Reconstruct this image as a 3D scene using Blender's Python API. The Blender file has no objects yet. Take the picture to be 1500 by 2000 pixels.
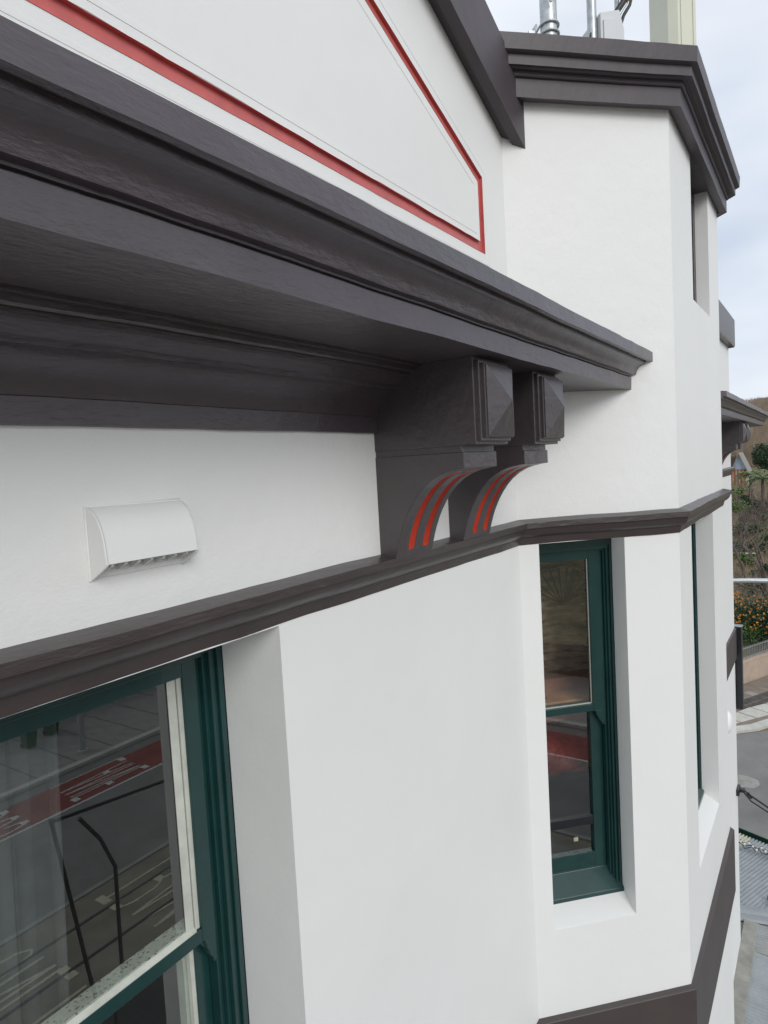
import bpy, bmesh, math, random
from mathutils import Vector, Matrix, noise as mnoise
random.seed(7)
S = bpy.context.scene
C = S.collection
K = 1.4            # metres per layout unit
G = 8.9            # street lies G units below the lens
R2 = math.sqrt(2)

# ---------------------------------------------------------------- camera
cd = bpy.data.cameras.new('camera'); cam = bpy.data.objects.new('camera', cd); C.objects.link(cam); S.camera = cam
cd.sensor_fit = 'VERTICAL'; cd.sensor_height = 36.0; cd.lens = 36.0*1292.67/2000.0
cd.clip_start = 0.05; cd.clip_end = 4000
ya, pi_, ro = (math.radians(a) for a in (56.105428, -3.819439, -3.215418))
fw = Vector((math.sin(ya), math.cos(ya), 0)); rt = Vector((math.cos(ya), -math.sin(ya), 0)); up = Vector((0, 0, 1))
f2 = fw*math.cos(pi_)+up*math.sin(pi_); u2 = up*math.cos(pi_)-fw*math.sin(pi_)
r3 = rt*math.cos(ro)+u2*math.sin(ro); u3 = u2*math.cos(ro)-rt*math.sin(ro)
m = Matrix((( r3.x, u3.x, -f2.x, 0), (r3.y, u3.y, -f2.y, -1.0*K), (r3.z, u3.z, -f2.z, G*K), (0, 0, 0, 1)))
cam.matrix_world = m

# ---------------------------------------------------------------- world and sun (bright overcast)
SUN_EL, SUN_AZ = 30, 213    # azimuth: compass-like angle of the sun seen from the wall
W = bpy.data.worlds.new('World'); S.world = W; W.use_nodes = True
nt = W.node_tree; N = nt.nodes; L = nt.links; N.clear()
out = N.new('ShaderNodeOutputWorld'); bg = N.new('ShaderNodeBackground'); bg.inputs['Strength'].default_value = 0.13
sky = N.new('ShaderNodeTexSky'); sky.sky_type = 'NISHITA'; sky.sun_disc = False
sky.sun_elevation = math.radians(SUN_EL); sky.sun_rotation = math.radians(SUN_AZ)
tc = N.new('ShaderNodeTexCoord'); mp = N.new('ShaderNodeMapping'); mp.inputs['Scale'].default_value = (1.6, 1.6, 4.0)
mp.inputs['Location'].default_value = (0.35, 0.1, 0.25)
n1 = N.new('ShaderNodeTexNoise'); n1.inputs['Scale'].default_value = 1.5; n1.inputs['Detail'].default_value = 3.5; n1.inputs['Roughness'].default_value = .45
cr = N.new('ShaderNodeValToRGB'); e = cr.color_ramp.elements
e[0].position = .34; e[0].color = (4.7, 5.35, 6.4, 1); e[1].position = .62; e[1].color = (7.7, 7.95, 8.35, 1)
mx = N.new('ShaderNodeMixRGB'); mx.inputs[0].default_value = .93
L.new(tc.outputs['Generated'], mp.inputs[0]); L.new(mp.outputs[0], n1.inputs[0]); L.new(n1.outputs[0], cr.inputs[0])
L.new(sky.outputs[0], mx.inputs[1]); L.new(cr.outputs[0], mx.inputs[2]); L.new(mx.outputs[0], bg.inputs[0]); L.new(bg.outputs[0], out.inputs[0])
sd = bpy.data.lights.new('sun', 'SUN'); sd.energy = 1.4; sd.angle = math.radians(28); sd.color = (1, .97, .92)
so = bpy.data.objects.new('sun', sd); C.objects.link(so)
sv = Vector((math.sin(math.radians(SUN_AZ))*math.cos(math.radians(SUN_EL)), math.cos(math.radians(SUN_AZ))*math.cos(math.radians(SUN_EL)), math.sin(math.radians(SUN_EL))))
so.rotation_euler = sv.to_track_quat('Z', 'Y').to_euler(); so.location = (0, -20, 40)
S.view_settings.view_transform = 'Standard'; S.view_settings.look = 'None'; S.view_settings.exposure = 0.0; S.view_settings.gamma = 1
S.view_settings.use_curve_mapping = False

# ---------------------------------------------------------------- materials
def mat(name, col, rough=.6, bumps=(), var=0.0, varscale=3.0, varcol=None, metal=0.0, coat=0.0, spec=.5, speck=None, streak=None):
    """bumps: (scale, strength, distance m, (sx,sy,sz), detail)"""
    M = bpy.data.materials.new(name); M.use_nodes = True
    nt = M.node_tree; N = nt.nodes; L = nt.links
    b = N['Principled BSDF']; b.inputs['Roughness'].default_value = rough; b.inputs['Metallic'].default_value = metal
    b.inputs['Base Color'].default_value = (*col, 1); b.inputs['Specular IOR Level'].default_value = spec
    if coat: b.inputs['Coat Weight'].default_value = coat
    geo = N.new('ShaderNodeNewGeometry')
    src = None
    if var or varcol:
        n = N.new('ShaderNodeTexNoise'); n.inputs['Scale'].default_value = varscale; n.inputs['Detail'].default_value = 6; n.inputs['Roughness'].default_value = .6
        if streak:
            ms = N.new('ShaderNodeMapping'); ms.inputs['Scale'].default_value = streak; L.new(geo.outputs['Position'], ms.inputs[0]); L.new(ms.outputs[0], n.inputs[0])
        else: L.new(geo.outputs['Position'], n.inputs[0])
        r = N.new('ShaderNodeValToRGB'); r.color_ramp.elements[0].position = .32; r.color_ramp.elements[1].position = .68
        a = varcol or tuple(c*(1-var) for c in col); c2 = tuple(min(1, c*(1+var)) for c in col) if not varcol else col
        r.color_ramp.elements[0].color = (*a, 1); r.color_ramp.elements[1].color = (*c2, 1)
        L.new(n.outputs[0], r.inputs[0]); src = r.outputs[0]
    if speck:   # (scale, threshold, colour)
        n = N.new('ShaderNodeTexNoise'); n.inputs['Scale'].default_value = speck[0]; n.inputs['Detail'].default_value = 5; n.inputs['Roughness'].default_value = .7
        L.new(geo.outputs['Position'], n.inputs[0])
        r = N.new('ShaderNodeValToRGB'); r.color_ramp.elements[0].position = speck[1]; r.color_ramp.elements[1].position = speck[1]+.05
        r.color_ramp.elements[0].color = (0, 0, 0, 1); r.color_ramp.elements[1].color = (1, 1, 1, 1)
        mxx = N.new('ShaderNodeMixRGB'); L.new(n.outputs[0], r.inputs[0]); L.new(r.outputs[0], mxx.inputs[0])
        if src: L.new(src, mxx.inputs[1])
        else: mxx.inputs[1].default_value = (*col, 1)
        mxx.inputs[2].default_value = (*speck[2], 1); src = mxx.outputs[0]
    if src: L.new(src, b.inputs['Base Color'])
    prev = None
    for (sc, st, dist, str3, det) in bumps:
        mpn = N.new('ShaderNodeMapping'); mpn.inputs['Scale'].default_value = str3
        n = N.new('ShaderNodeTexNoise'); n.inputs['Scale'].default_value = sc; n.inputs['Detail'].default_value = det; n.inputs['Roughness'].default_value = .6
        L.new(geo.outputs['Position'], mpn.inputs[0]); L.new(mpn.outputs[0], n.inputs[0])
        bu = N.new('ShaderNodeBump'); bu.inputs['Strength'].default_value = st; bu.inputs['Distance'].default_value = dist
        L.new(n.outputs[0], bu.inputs['Height'])
        if prev: L.new(prev, bu.inputs['Normal'])
        prev = bu.outputs[0]
    if prev: L.new(prev, b.inputs['Normal'])
    return M
def glass(name, tint=(.86, .9, .88)):
    M = bpy.data.materials.new(name); M.use_nodes = True; nt = M.node_tree; N = nt.nodes; L = nt.links; N.clear()
    o = N.new('ShaderNodeOutputMaterial'); t = N.new('ShaderNodeBsdfTransparent'); t.inputs[0].default_value = (*tint, 1)
    g = N.new('ShaderNodeBsdfGlossy'); g.inputs['Roughness'].default_value = 0.0
    g.inputs[0].default_value = (.95, 1, 1, 1)
    lw = N.new('ShaderNodeLayerWeight'); lw.inputs[0].default_value = .5
    pw = N.new('ShaderNodeMath'); pw.operation = 'POWER'; pw.inputs[1].default_value = 5; L.new(lw.outputs['Facing'], pw.inputs[0])
    f = N.new('ShaderNodeMath'); f.operation = 'MULTIPLY_ADD'; f.inputs[1].default_value = .84; f.inputs[2].default_value = .16; L.new(pw.outputs[0], f.inputs[0])
    mix = N.new('ShaderNodeMixShader')
    L.new(f.outputs[0], mix.inputs[0]); L.new(t.outputs[0], mix.inputs[1]); L.new(g.outputs[0], mix.inputs[2]); L.new(mix.outputs[0], o.inputs[0])
    return M
M = {}
M['white'] = mat('white_wall_paint', (.81, .815, .80), .55, [(3.5, .3, .02, (1, 1, 1), 2), (70, .32, .0035, (1, 1, 1.8), 6), (16, .28, .008, (1, 1, 1), 5)], var=.012, varscale=1.2)
M['smooth'] = mat('smooth_white_paint', (.81, .815, .80), .5, [(2.2, .3, .025, (1, 1, 1), 2), (9, .2, .007, (1, 1, .6), 4), (90, .3, .0022, (1, 1, 1), 4)], var=.022, varscale=.9)
M['dark'] = mat('charcoal_masonry_paint', (.060, .045, .054), .36, [(7, .25, .012, (.8, 1, 1.2), 3), (75, .6, .0032, (.3, 1, 1.2), 5), (24, .5, .005, (.7, 1, 1), 5)], var=.14, varscale=4, spec=.9)
M['dark_smooth'] = mat('charcoal_parapet_paint', (.062, .050, .058), .46, [(6, .35, .010, (1, 1, 1), 3), (40, .25, .002, (1, 1, 1), 3)], var=.1, varscale=4, spec=.5)
M['dark_bracket'] = mat('charcoal_bracket_paint', (.050, .040, .044), .36, [(9, .5, .010, (1, 1, 1), 4), (38, .45, .0035, (1, 1, .8), 3)], var=.12, varscale=5, spec=.9)
M['brown'] = mat('dark_brown_masonry_paint', (.047, .034, .035), .36, [(9, .5, .010, (.5, .5, 1.6), 4), (50, .6, .0035, (.22, .6, 1.1), 5)], var=.14, varscale=5, spec=.8)
M['brown_flat'] = mat('flat_brown_band_paint', (.060, .049, .046), .5, [(6, .1, .006, (.5, .5, 1), 3), (80, .15, .0015, (.5, .5, 1), 4)], var=.08, varscale=4)
M['red'] = mat('oxide_red_paint', (.56, .125, .115), .38, [(50, .3, .003, (.3, 1, 1), 4)], var=.12, varscale=14)
M['scarlet'] = mat('gloss_scarlet_paint', (.46, .035, .015), .25, [(60, .25, .002, (1, 1, .4), 3)], var=.1, varscale=20)
M['green'] = mat('bottle_green_gloss_paint', (.009, .043, .042), .25, [(30, .12, .002, (1, 1, .3), 3)], var=.15, varscale=6, coat=.15)
M['cream'] = mat('weathered_cream_putty', (.54, .56, .50), .6, [(60, .4, .002, (1, 1, 1), 4)], var=.12, varscale=12, speck=(75, .66, (.22, .21, .18)))
M['mould'] = mat('mould_spotted_cream_sill', (.62, .65, .57), .6, [(60, .3, .002, (1, 1, 1), 4)], var=.15, varscale=9, speck=(95, .56, (.10, .11, .095)))
M['glass'] = glass('window_glass')
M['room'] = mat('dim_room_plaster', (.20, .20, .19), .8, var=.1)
M['galv'] = mat('galvanised_steel', (.50, .53, .54), .42, [(40, .2, .002, (1, 1, 1), 3)], var=.18, varscale=25, metal=.55)
M['lgrey'] = mat('light_grey_powder_coat', (.62, .64, .66), .45, var=.03)
M['radome'] = mat('cream_radome_plastic', (.66, .67, .55), .45, [(5, .1, .01, (1, 1, .1), 2)], var=.04)
M['railing'] = mat('weathered_grey_railing', (.20, .21, .21), .6, var=.2)
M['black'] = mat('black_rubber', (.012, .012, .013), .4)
M['blackbox'] = mat('black_sign_case', (.012, .014, .018), .35, var=.1)
M['yellow'] = mat('yellow_tape', (.6, .42, .02), .5)
M['iron'] = mat('grey_zinc_roofing', (.30, .325, .335), .45, [(5, .2, .01, (1, 1, 1), 4)], var=.13, varscale=3.5, metal=.25, speck=(9, .70, (.16, .16, .15)))
M['ironc'] = mat('cream_fibreglass_roofing', (.44, .43, .33), .5, var=.15, varscale=6)
M['flash'] = mat('weathered_render_flashing', (.27, .265, .235), .8, [(12, .6, .02, (1, 1, 1), 6), (50, .4, .004, (1, 1, 1), 4)], var=.22, varscale=4, speck=(12, .66, (.12, .11, .09)))
M['gutter'] = mat('dark_green_gutter', (.012, .05, .032), .35, var=.2, varscale=8)
M['asphalt'] = mat('asphalt', (.19, .185, .175), .85, [(60, .5, .004, (1, 1, 1), 5)], var=.16, varscale=.8, speck=(1.1, .66, (.13, .127, .12)))
M['asphalt2'] = mat('tram_lane_concrete', (.21, .19, .15), .85, [(40, .4, .004, (1, 1, 1), 4)], var=.25, varscale=.9)
M['busred'] = mat('red_bus_lane', (.22, .05, .04), .8, [(50, .4, .003, (1, 1, 1), 4)], var=.2, varscale=1.2)
M['paintw'] = mat('white_road_paint', (.52, .52, .49), .7, var=.15, varscale=6)
M['painty'] = mat('cream_road_paint', (.50, .46, .33), .7, var=.15, varscale=5)
M['path'] = mat('footpath_concrete', (.29, .28, .26), .85, [(40, .3, .004, (1, 1, 1), 4)], var=.14, varscale=1.6)
M['pathw'] = mat('pale_new_concrete', (.50, .49, .44), .85, [(40, .3, .004, (1, 1, 1), 4)], var=.1, varscale=2.5)
M['patht'] = mat('tan_worn_paving', (.21, .175, .14), .9, [(30, .4, .006, (1, 1, 1), 4)], var=.15, varscale=2)
M['pathd'] = mat('stained_dark_paving', (.075, .068, .062), .9, [(30, .5, .006, (1, 1, 1), 4)], var=.5, varscale=3)
M['rail'] = mat('steel_tram_rail', (.05, .052, .055), .4, metal=.6)
M['ground'] = mat('dry_grassy_ground', (.20, .155, .08), .95, [(2, .6, .1, (1, 1, 1), 5)], varscale=.35, varcol=(.075, .075, .032))
M['retain'] = mat('pink_cream_rendered_wall', (.42, .33, .26), .8, [(20, .3, .01, (1, 1, 1), 4)], var=.13, varscale=1.6)
M['bark'] = mat('grey_brown_bark', (.12, .095, .08), .9, [(20, .5, .01, (1, 1, .3), 4)], var=.3, varscale=3)
M['leaf'] = mat('mid_green_leaves', (.045, .10, .022), .55, var=.5, varscale=2.5)
M['leafd'] = mat('dark_green_leaves', (.022, .052, .018), .55, var=.45, varscale=1.5)
M['palm'] = mat('bright_green_fronds', (.09, .16, .03), .5, var=.4, varscale=1.5)
M['flower'] = mat('orange_blossom', (.62, .24, .02), .6, var=.3, varscale=8)
M['twig'] = mat('dry_brown_twigs', (.27, .21, .15), .9, var=.35, varscale=.3)
M['hill'] = mat('brown_scrub_hillside', (.20, .145, .09), .95, [(.4, .8, .5, (1, 1, 1), 5)], varscale=.06, varcol=(.10, .11, .05))
M['brick'] = mat('red_brickwork', (.34, .11, .06), .85, var=.15, varscale=2)
M['roofb'] = mat('brown_tiled_roof', (.12, .08, .065), .8, var=.25, varscale=2)
M['bluem'] = mat('pale_blue_corrugated_metal', (.38, .46, .56), .5, var=.12, varscale=2)
M['ochre'] = mat('ochre_house_wall', (.42, .30, .10), .8, var=.15, varscale=.5)
M['stonew'] = mat('pale_stone', (.50, .46, .38), .8, var=.15, varscale=1)
M['binG'] = mat('green_bin_plastic', (.02, .09, .03), .4)
M['binB'] = mat('blue_bin_lid', (.02, .06, .30), .4)
M['streakb'] = mat('brown_streaked_sheet', (.62, .46, .34), .8, [(12, .6, .02, (1, 1, 3), 4)], varscale=7, varcol=(.10, .075, .055), streak=(1, 1, 3.6))
M['timber'] = mat('red_brown_timber', (.30, .12, .07), .5, var=.25, varscale=8)
M['orange'] = mat('orange_pine_ledge', (.55, .26, .12), .5, var=.2, varscale=12)
M['redcloth'] = mat('crumpled_red_cloth', (.20, .022, .018), .6, [(6, .8, .05, (1, 1, 1), 4)], var=.25, varscale=6)
M['cardy'] = mat('cream_card', (.5, .46, .32), .6)
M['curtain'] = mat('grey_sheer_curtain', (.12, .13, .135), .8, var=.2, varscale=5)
M['maroon'] = mat('maroon_plastic', (.16, .02, .035), .4)
M['bulb'] = mat('frosted_white_bulb', (.72, .72, .70), .25)

# ---------------------------------------------------------------- builders
ORG = {}
def tagp(o, label=None, cat=None, group=None, kind=None):
    if label: o['label'] = label
    if cat: o['category'] = cat
    if group: o['group'] = group
    if kind: o['kind'] = kind
    return o
def W3(p): return Vector((p[0]*K, p[1]*K, (p[2]+G)*K))
def thing(name, label, cat, at, group=None):
    o = bpy.data.objects.new(name, None); o.empty_display_size = .2; C.objects.link(o); o.location = W3(at); ORG[o.name] = Vector(at)
    return tagp(o, label, cat, group)
def mk(name, V, F, mats, parent=None, origin=None, smooth=None, bevel=None, mi=None, recalc=True, weld=False):
    if origin is None: origin = ORG[parent.name] if parent else (0, 0, -G)
    og = Vector(origin)
    me = bpy.data.meshes.new(name)
    me.from_pydata([((v[0]-og.x)*K, (v[1]-og.y)*K, (v[2]-og.z)*K) for v in V], [], F)
    if not isinstance(mats, (list, tuple)): mats = [mats]
    for mm in mats: me.materials.append(M[mm] if isinstance(mm, str) else mm)
    if mi: me.polygons.foreach_set('material_index', mi)
    me.update()
    if recalc:
        bm = bmesh.new(); bm.from_mesh(me)
        if weld: bmesh.ops.remove_doubles(bm, verts=bm.verts, dist=1e-5)
        bmesh.ops.recalc_face_normals(bm, faces=bm.faces); bm.to_mesh(me); bm.free()
    if smooth:
        me.shade_smooth(); me.set_sharp_from_angle(angle=math.radians(smooth))
    o = bpy.data.objects.new(name, me); C.objects.link(o)
    if parent:
        o.parent = parent; o.location = (og-ORG[parent.name])*K
    else: o.location = W3(origin)
    ORG[o.name] = og
    if bevel:
        b = o.modifiers.new('bevel', 'BEVEL'); b.width = bevel; b.segments = 2; b.limit_method = 'ANGLE'; b.angle_limit = math.radians(35)
    return o
class MB:
    def __init__(s): s.V = []; s.F = []; s.I = []
    def add(s, V, F, i=0):
        n = len(s.V); s.V += [tuple(v) for v in V]; s.F += [tuple(a+n for a in f) for f in F]; s.I += [i]*len(F)
    def box(s, a, b, i=0, fr=None):
        x0, y0, z0 = a; x1, y1, z1 = b
        V = [(x0, y0, z0), (x1, y0, z0), (x1, y1, z0), (x0, y1, z0), (x0, y0, z1), (x1, y0, z1), (x1, y1, z1), (x0, y1, z1)]
        if fr: V = [fr(*v) for v in V]
        s.add(V, [(0, 3, 2, 1), (4, 5, 6, 7), (0, 1, 5, 4), (1, 2, 6, 5), (2, 3, 7, 6), (3, 0, 4, 7)], i)
    def prism(s, poly, fn, t0, t1, i=0, caps=True):
        n = len(poly); V = [fn(p, t0) for p in poly]+[fn(p, t1) for p in poly]
        F = [(k, (k+1) % n, (k+1) % n+n, k+n) for k in range(n)]
        if caps: F += [tuple(range(n))[::-1], tuple(range(n, 2*n))]
        s.add(V, F, i)
    def tube(s, pts, r, seg=8, i=0, caps=True):
        pts = [Vector(p) for p in pts]; rs = r if isinstance(r, (list, tuple)) else [r]*len(pts); V = []
        prevx = None
        for k, p in enumerate(pts):
            d = (pts[min(k+1, len(pts)-1)]-pts[max(k-1, 0)]).normalized()
            if prevx is None:
                a = Vector((0, 0, 1)) if abs(d.z) < .9 else Vector((1, 0, 0)); x = d.cross(a).normalized()
            else: x = (prevx-d*prevx.dot(d)).normalized()
            prevx = x; y = d.cross(x)
            V += [p+x*math.cos(t)*rs[k]+y*math.sin(t)*rs[k] for t in [2*math.pi*j/seg for j in range(seg)]]
        F = []
        for k in range(len(pts)-1):
            for j in range(seg):
                a = k*seg+j; b = k*seg+(j+1) % seg; F.append((a, b, b+seg, a+seg))
        if caps: F += [tuple(range(seg))[::-1], tuple(range((len(pts)-1)*seg, len(pts)*seg))]
        s.add(V, F, i)
    def build(s, name, mats, parent=None, **k):
        return mk(name, s.V, s.F, mats, parent, mi=s.I, **k)
def jit(x, y, z, a, f=1.0): return a*(mnoise.noise(Vector((x*f, y*f, z*f+3.3))))
def sweep(name, prof, path, mats, parent, step=.08, a=.0012, start=None, end=None, smooth=28, closed_ends=True):
    """prof: closed polygon of (offset outward, z). path: wall line, +x-going; outward is to its right."""
    P = [Vector(p) for p in path]; D = [(P[i+1]-P[i]).normalized() for i in range(len(P)-1)]
    nrm = [Vector((d.y, -d.x)) for d in D]; st = []
    for i in range(len(D)):
        n0 = nrm[i] if i == 0 else (nrm[i-1]+nrm[i])/(1+nrm[i-1].dot(nrm[i]))
        n1 = nrm[i] if i == len(D)-1 else (nrm[i]+nrm[i+1])/(1+nrm[i].dot(nrm[i+1]))
        n = max(1, int((P[i+1]-P[i]).length/step))
        for k in range(n+(1 if i == len(D)-1 else 0)):
            t = k/n; st.append((i, t, n0, n1))
    V = []; np_ = len(prof)
    for q, (i, t, n0, n1) in enumerate(st):
        for j, (o, z) in enumerate(prof):
            A = P[i]+n0*o; B = P[i+1]+n1*o
            if i == 0 and start: A = Vector(start(o))
            if i == len(D)-1 and end: B = Vector(end(o))
            p = A.lerp(B, t)
            jo = jit(p.x, p.y, z, a, 9)+jit(p.x+5, p.y, z*2, a*1.6, 2.6); jz = jit(p.x+9, p.y, z, a, 9)+jit(p.x, p.y+7, z*2, a*1.6, 2.2)
            if o <= 0: jo = 0
            p = p+nrm[i]*jo
            V.append((p.x, p.y, z+jz))
    F = []
    for q in range(len(st)-1):
        for j in range(np_):
            a_ = q*np_+j; b_ = q*np_+(j+1) % np_; F.append((a_, b_, b_+np_, a_+np_))
    F += [tuple(range(np_)), tuple(range((len(st)-1)*np_, len(st)*np_))[::-1]]
    return mk(name, V, F, mats, parent, smooth=smooth)

# ---------------------------------------------------------------- ground, streets
def ground_h(x, y):
    pts = [(-400, -G), (29, -G), (30.5, -G+.85), (60, -7.6), (100, -6.9), (125, -6.3), (160, -3.2), (220, 4.5), (300, 14.5), (420, 17), (2000, 17)]
    d = x
    for (a, b), (c, e_) in zip(pts, pts[1:]):
        if d <= c:
            t = (d-a)/(c-a) if c > a else 0; t = max(0, min(1, t)); return b+(e_-b)*t
    return pts[-1][1]
V = [(-600, -1500, -G-.01), (2200, -1500, -G-.01), (2200, 1500, -G-.01), (-600, 1500, -G-.01)]
tagp(mk('ground', V, [(0, 1, 2, 3)], 'ground'), kind='structure')
wd = Vector((.905, -.424)); wq = Vector((27.46, 1.72)); wn = Vector((.424, .905))
def hill_h(x, y):
    h = ground_h(max(x, 31), y)
    if x > 33: h += 0.4*mnoise.noise(Vector((x*.05, y*.05, 0)))*min(1, (x-33)/10)+(.02*max(0, x-150))*mnoise.noise(Vector((x*.012, y*.02, 5)))
    return h
ss = [-30+1.5*i for i in range(0, 90)]+[105+4*i for i in range(0, 80)]+[450, 700, 1400]; tt = [.12, .6, 1.2, 2, 3, 4.5, 6, 8, 10, 13, 16, 20, 25, 30, 36, 43, 50, 58, 67, 77, 88, 100, 113, 127, 142, 160, 190, 240, 320, 450]
V = []; F = []; gm = []
for s_ in ss:
    for t_ in tt:
        p = wq+wd*s_+wn*t_; V.append((p.x, p.y, hill_h(p.x, p.y)))
for i in range(len(ss)-1):
    for j in range(len(tt)-1):
        a_ = i*len(tt)+j; F.append((a_, a_+1, a_+1+len(tt), a_+len(tt))); gm.append(1 if V[a_][0] > 150 else 0)
tagp(mk('hillside', V, F, ['ground', 'hill'], mi=gm, smooth=60), kind='structure')
def sheet(name, poly, z, m_, kind='structure', h=.0):
    mb = MB()
    if h: mb.prism([(p[0], p[1]) for p in poly], lambda p, t: (p[0], p[1], t), z-h, z)
    else: mb.add([(p[0], p[1], z) for p in poly], [tuple(range(len(poly)))])
    return tagp(mb.build(name, m_), kind=kind)
sheet('road', [(-120, -18.3), (60, -18.3), (60, -2.9), (-120, -2.9)], -G, 'asphalt')
e1 = Vector((.933, -.36)); e2 = Vector((.36, .933)); E0 = Vector((9.34, 0))
def AB(a, b): return E0+e1*a+e2*b
s0 = [AB(3.4, -2.0), AB(3.4, 60), AB(15, 60), AB(15.5, 9), (22.2, 1.85), (23.30, .62), (27.5, -1.8), (29, -2.94)]
sheet('road', [tuple(p) for p in s0], -G+.003, 'asphalt')
# main building footpath
sheet('pavement', [(-40, .4), (-40, -2.9), (9.5, -2.9), tuple(AB(3.0, -2.3)), tuple(AB(3.3, 0)), tuple(AB(3.3, 40)), tuple(AB(0, 40)), (9.34, .4)], -G+.09, 'path', h=.1)
# far corner pavement: pale kerb and ramp, tan paving, strips of dark stained slabs
kerb = [(21.6, 2.55), (22.34, 1.74), (23.16, .86), (26.5, -1.2), (30, -3.3), (30.2, -3.0), (26.75, -.9), (23.45, 1.1), (22.62, 1.98), (21.9, 2.8)]
sheet('kerb', kerb, -G+.075, 'pathw', h=.08)
sheet('pavement', [(21.9, 2.8), (22.62, 1.98), (23.45, 1.1), (26.75, -.9), (30.2, -3.0), (36, -2.9), (29.6, .6), (27.6, 1.55), (24.5, 3.0), (22, 4.2)], -G+.07, 'patht', h=.08)
slab = thing('paving_slabs', 'pale concrete ramp slabs set behind the kerb at the far street corner', 'paving', (23.6, 1.2, -G+.07))
for k in range(6):
    t0 = k/6; t1 = (k+1)/6-.012
    a0 = Vector((22.9, 1.78)).lerp(Vector((26.4, -.62)), t0); a1 = Vector((22.9, 1.78)).lerp(Vector((26.4, -.62)), t1)
    n_ = Vector((.45, .8))
    w0 = .25+.55*min(1, t0*2.4+.05); w1 = .25+.55*min(1, t1*2.4+.05)
    mb = MB(); mb.prism([tuple(a0), tuple(a1), tuple(a1+n_*w1), tuple(a0+n_*w0)], lambda p, t: (p[0], p[1], t), -G+.04, -G+.082+.002*(k % 3))
    mb.build('slab', 'pathw', slab)
dk = thing('paving_patch', 'dark stained patchwork of small slabs behind the pale ramp', 'paving', (25.0, .9, -G+.07))
for k in range(8):
    for j in range(3):
        if random.random() < .2: continue
        a0 = Vector((24.55, 1.45))+Vector((.82, -.44))*(k*.42)+Vector((.44, .82))*(j*.40-.12)
        mb = MB(); q = [a0, a0+Vector((.82, -.44))*.39, a0+Vector((.82, -.44))*.39+Vector((.44, .82))*.36, a0+Vector((.44, .82))*.36]
        mb.prism([tuple(p) for p in q], lambda p, t: (p[0], p[1], t), -G+.05, -G+.076+random.random()*.006)
        mb.build('slab', random.choice(['pathd', 'pathd', 'patht', 'path']), dk)
# manhole surround
mh = thing('manhole', 'ragged pale concrete manhole patch in the asphalt side street', 'manhole', (19.35, .92, -G))
mb = MB(); n = 28; ring = []
for k in range(n):
    a_ = 2*math.pi*k/n; r = .37*(1+.13*mnoise.noise(Vector((math.cos(a_)*2, math.sin(a_)*2, 1))))
    ring.append((19.35+r*math.cos(a_), .92+r*math.sin(a_)))
mb.prism(ring, lambda p, t: (p[0], p[1], t), -G, -G+.012); mb.build('concrete_surround', 'path', mh)
mb = MB(); mb.prism([(19.35+.2*math.cos(2*math.pi*k/24), .92+.2*math.sin(2*math.pi*k/24)) for k in range(24)], lambda p, t: (p[0], p[1], t), -G, -G+.016); mb.build('cover', 'flash', mh)
# opposite side of the main street (seen in the glass)
sheet('kerb', [(-120, -18.55), (60, -18.55), (60, -18.3), (-120, -18.3)], -G+.1, 'pathw', h=.12)
sheet('pavement', [(-120, -23.2), (60, -23.2), (60, -18.55), (-120, -18.55)], -G+.09, 'path', h=.1)
sheet('bus_lane', [(-120, -17.7), (22, -17.7), (22, -16.1), (-120, -16.1)], -G+.005, 'busred')
sheet('road_line', [(-120, -16.1), (60, -16.1), (60, -16.0), (-120, -16.0)], -G+.006, 'paintw')
sheet('kerb', [(-120, -12.15), (60, -12.15), (60, -12.03), (-120, -12.03)], -G+.03, 'path', h=.05)
sheet('tram_lane', [(-120, -12.03), (60, -12.03), (60, -6.6), (-120, -6.6)], -G+.006, 'asphalt2')
pj = thing('paving_joints', 'thin dark joint strips across the far pavement', 'paving', (10, -20.5, -G+.09))
for k in range(16):
    mb = MB(); mb.box((1+k*1.3, -23.1, -G+.085), (1.03+k*1.3, -18.6, -G+.0935)); mb.build('joint', 'pathd', pj)
rl = thing('tram_rails', 'pair of dark steel tram rails set in the concrete lane', 'rails', (0, -10.7, -G))
for y in (-11.22, -10.2, -8.9, -7.9):
    mb = MB(); mb.box((-120, y-.035, -G), (60, y+.035, -G+.014)); mb.build('rail', 'rail', rl)
def glyph(ch):
    return {'L': [[(0, 1), (0, 0), (.8, 0)]], 'A': [[(0, 0), (.42, 1), (.84, 0)], [(.17, .35), (.67, .35)]], 'N': [[(0, 0), (0, 1), (.8, 0), (.8, 1)]],
            'E': [[(.75, 1), (0, 1), (0, 0), (.75, 0)], [(0, .52), (.6, .52)]], 'T': [[(0, 1), (.85, 1)], [(.42, 1), (.42, 0)]],
            'R': [[(0, 0), (0, 1), (.5, 1), (.75, .87), (.75, .62), (.5, .5), (0, .5)], [(.4, .5), (.8, 0)]], 'M': [[(0, 0), (0, 1), (.45, .3), (.9, 1), (.9, 0)]],
            'B': [[(0, 0), (0, 1), (.5, 1), (.72, .87), (.72, .65), (.5, .53), (0, .53)], [(.5, .53), (.78, .4), (.78, .14), (.5, 0), (0, 0)]],
            'U': [[(0, 1), (0, .25), (.2, 0), (.6, 0), (.8, .25), (.8, 1)]], 'S': [[(.78, .8), (.6, 1), (.2, 1), (0, .82), (.05, .62), (.7, .4), (.8, .2), (.6, 0), (.2, 0), (0, .2)]],
            'O': [[(.1, .1), (0, .3), (0, .7), (.15, .95), (.4, 1), (.65, .95), (.8, .7), (.8, .3), (.65, .05), (.4, 0), (.1, .1)]], 'Y': [[(0, 1), (.4, .5), (.8, 1)], [(.4, .5), (.4, 0)]]}[ch]
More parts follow.
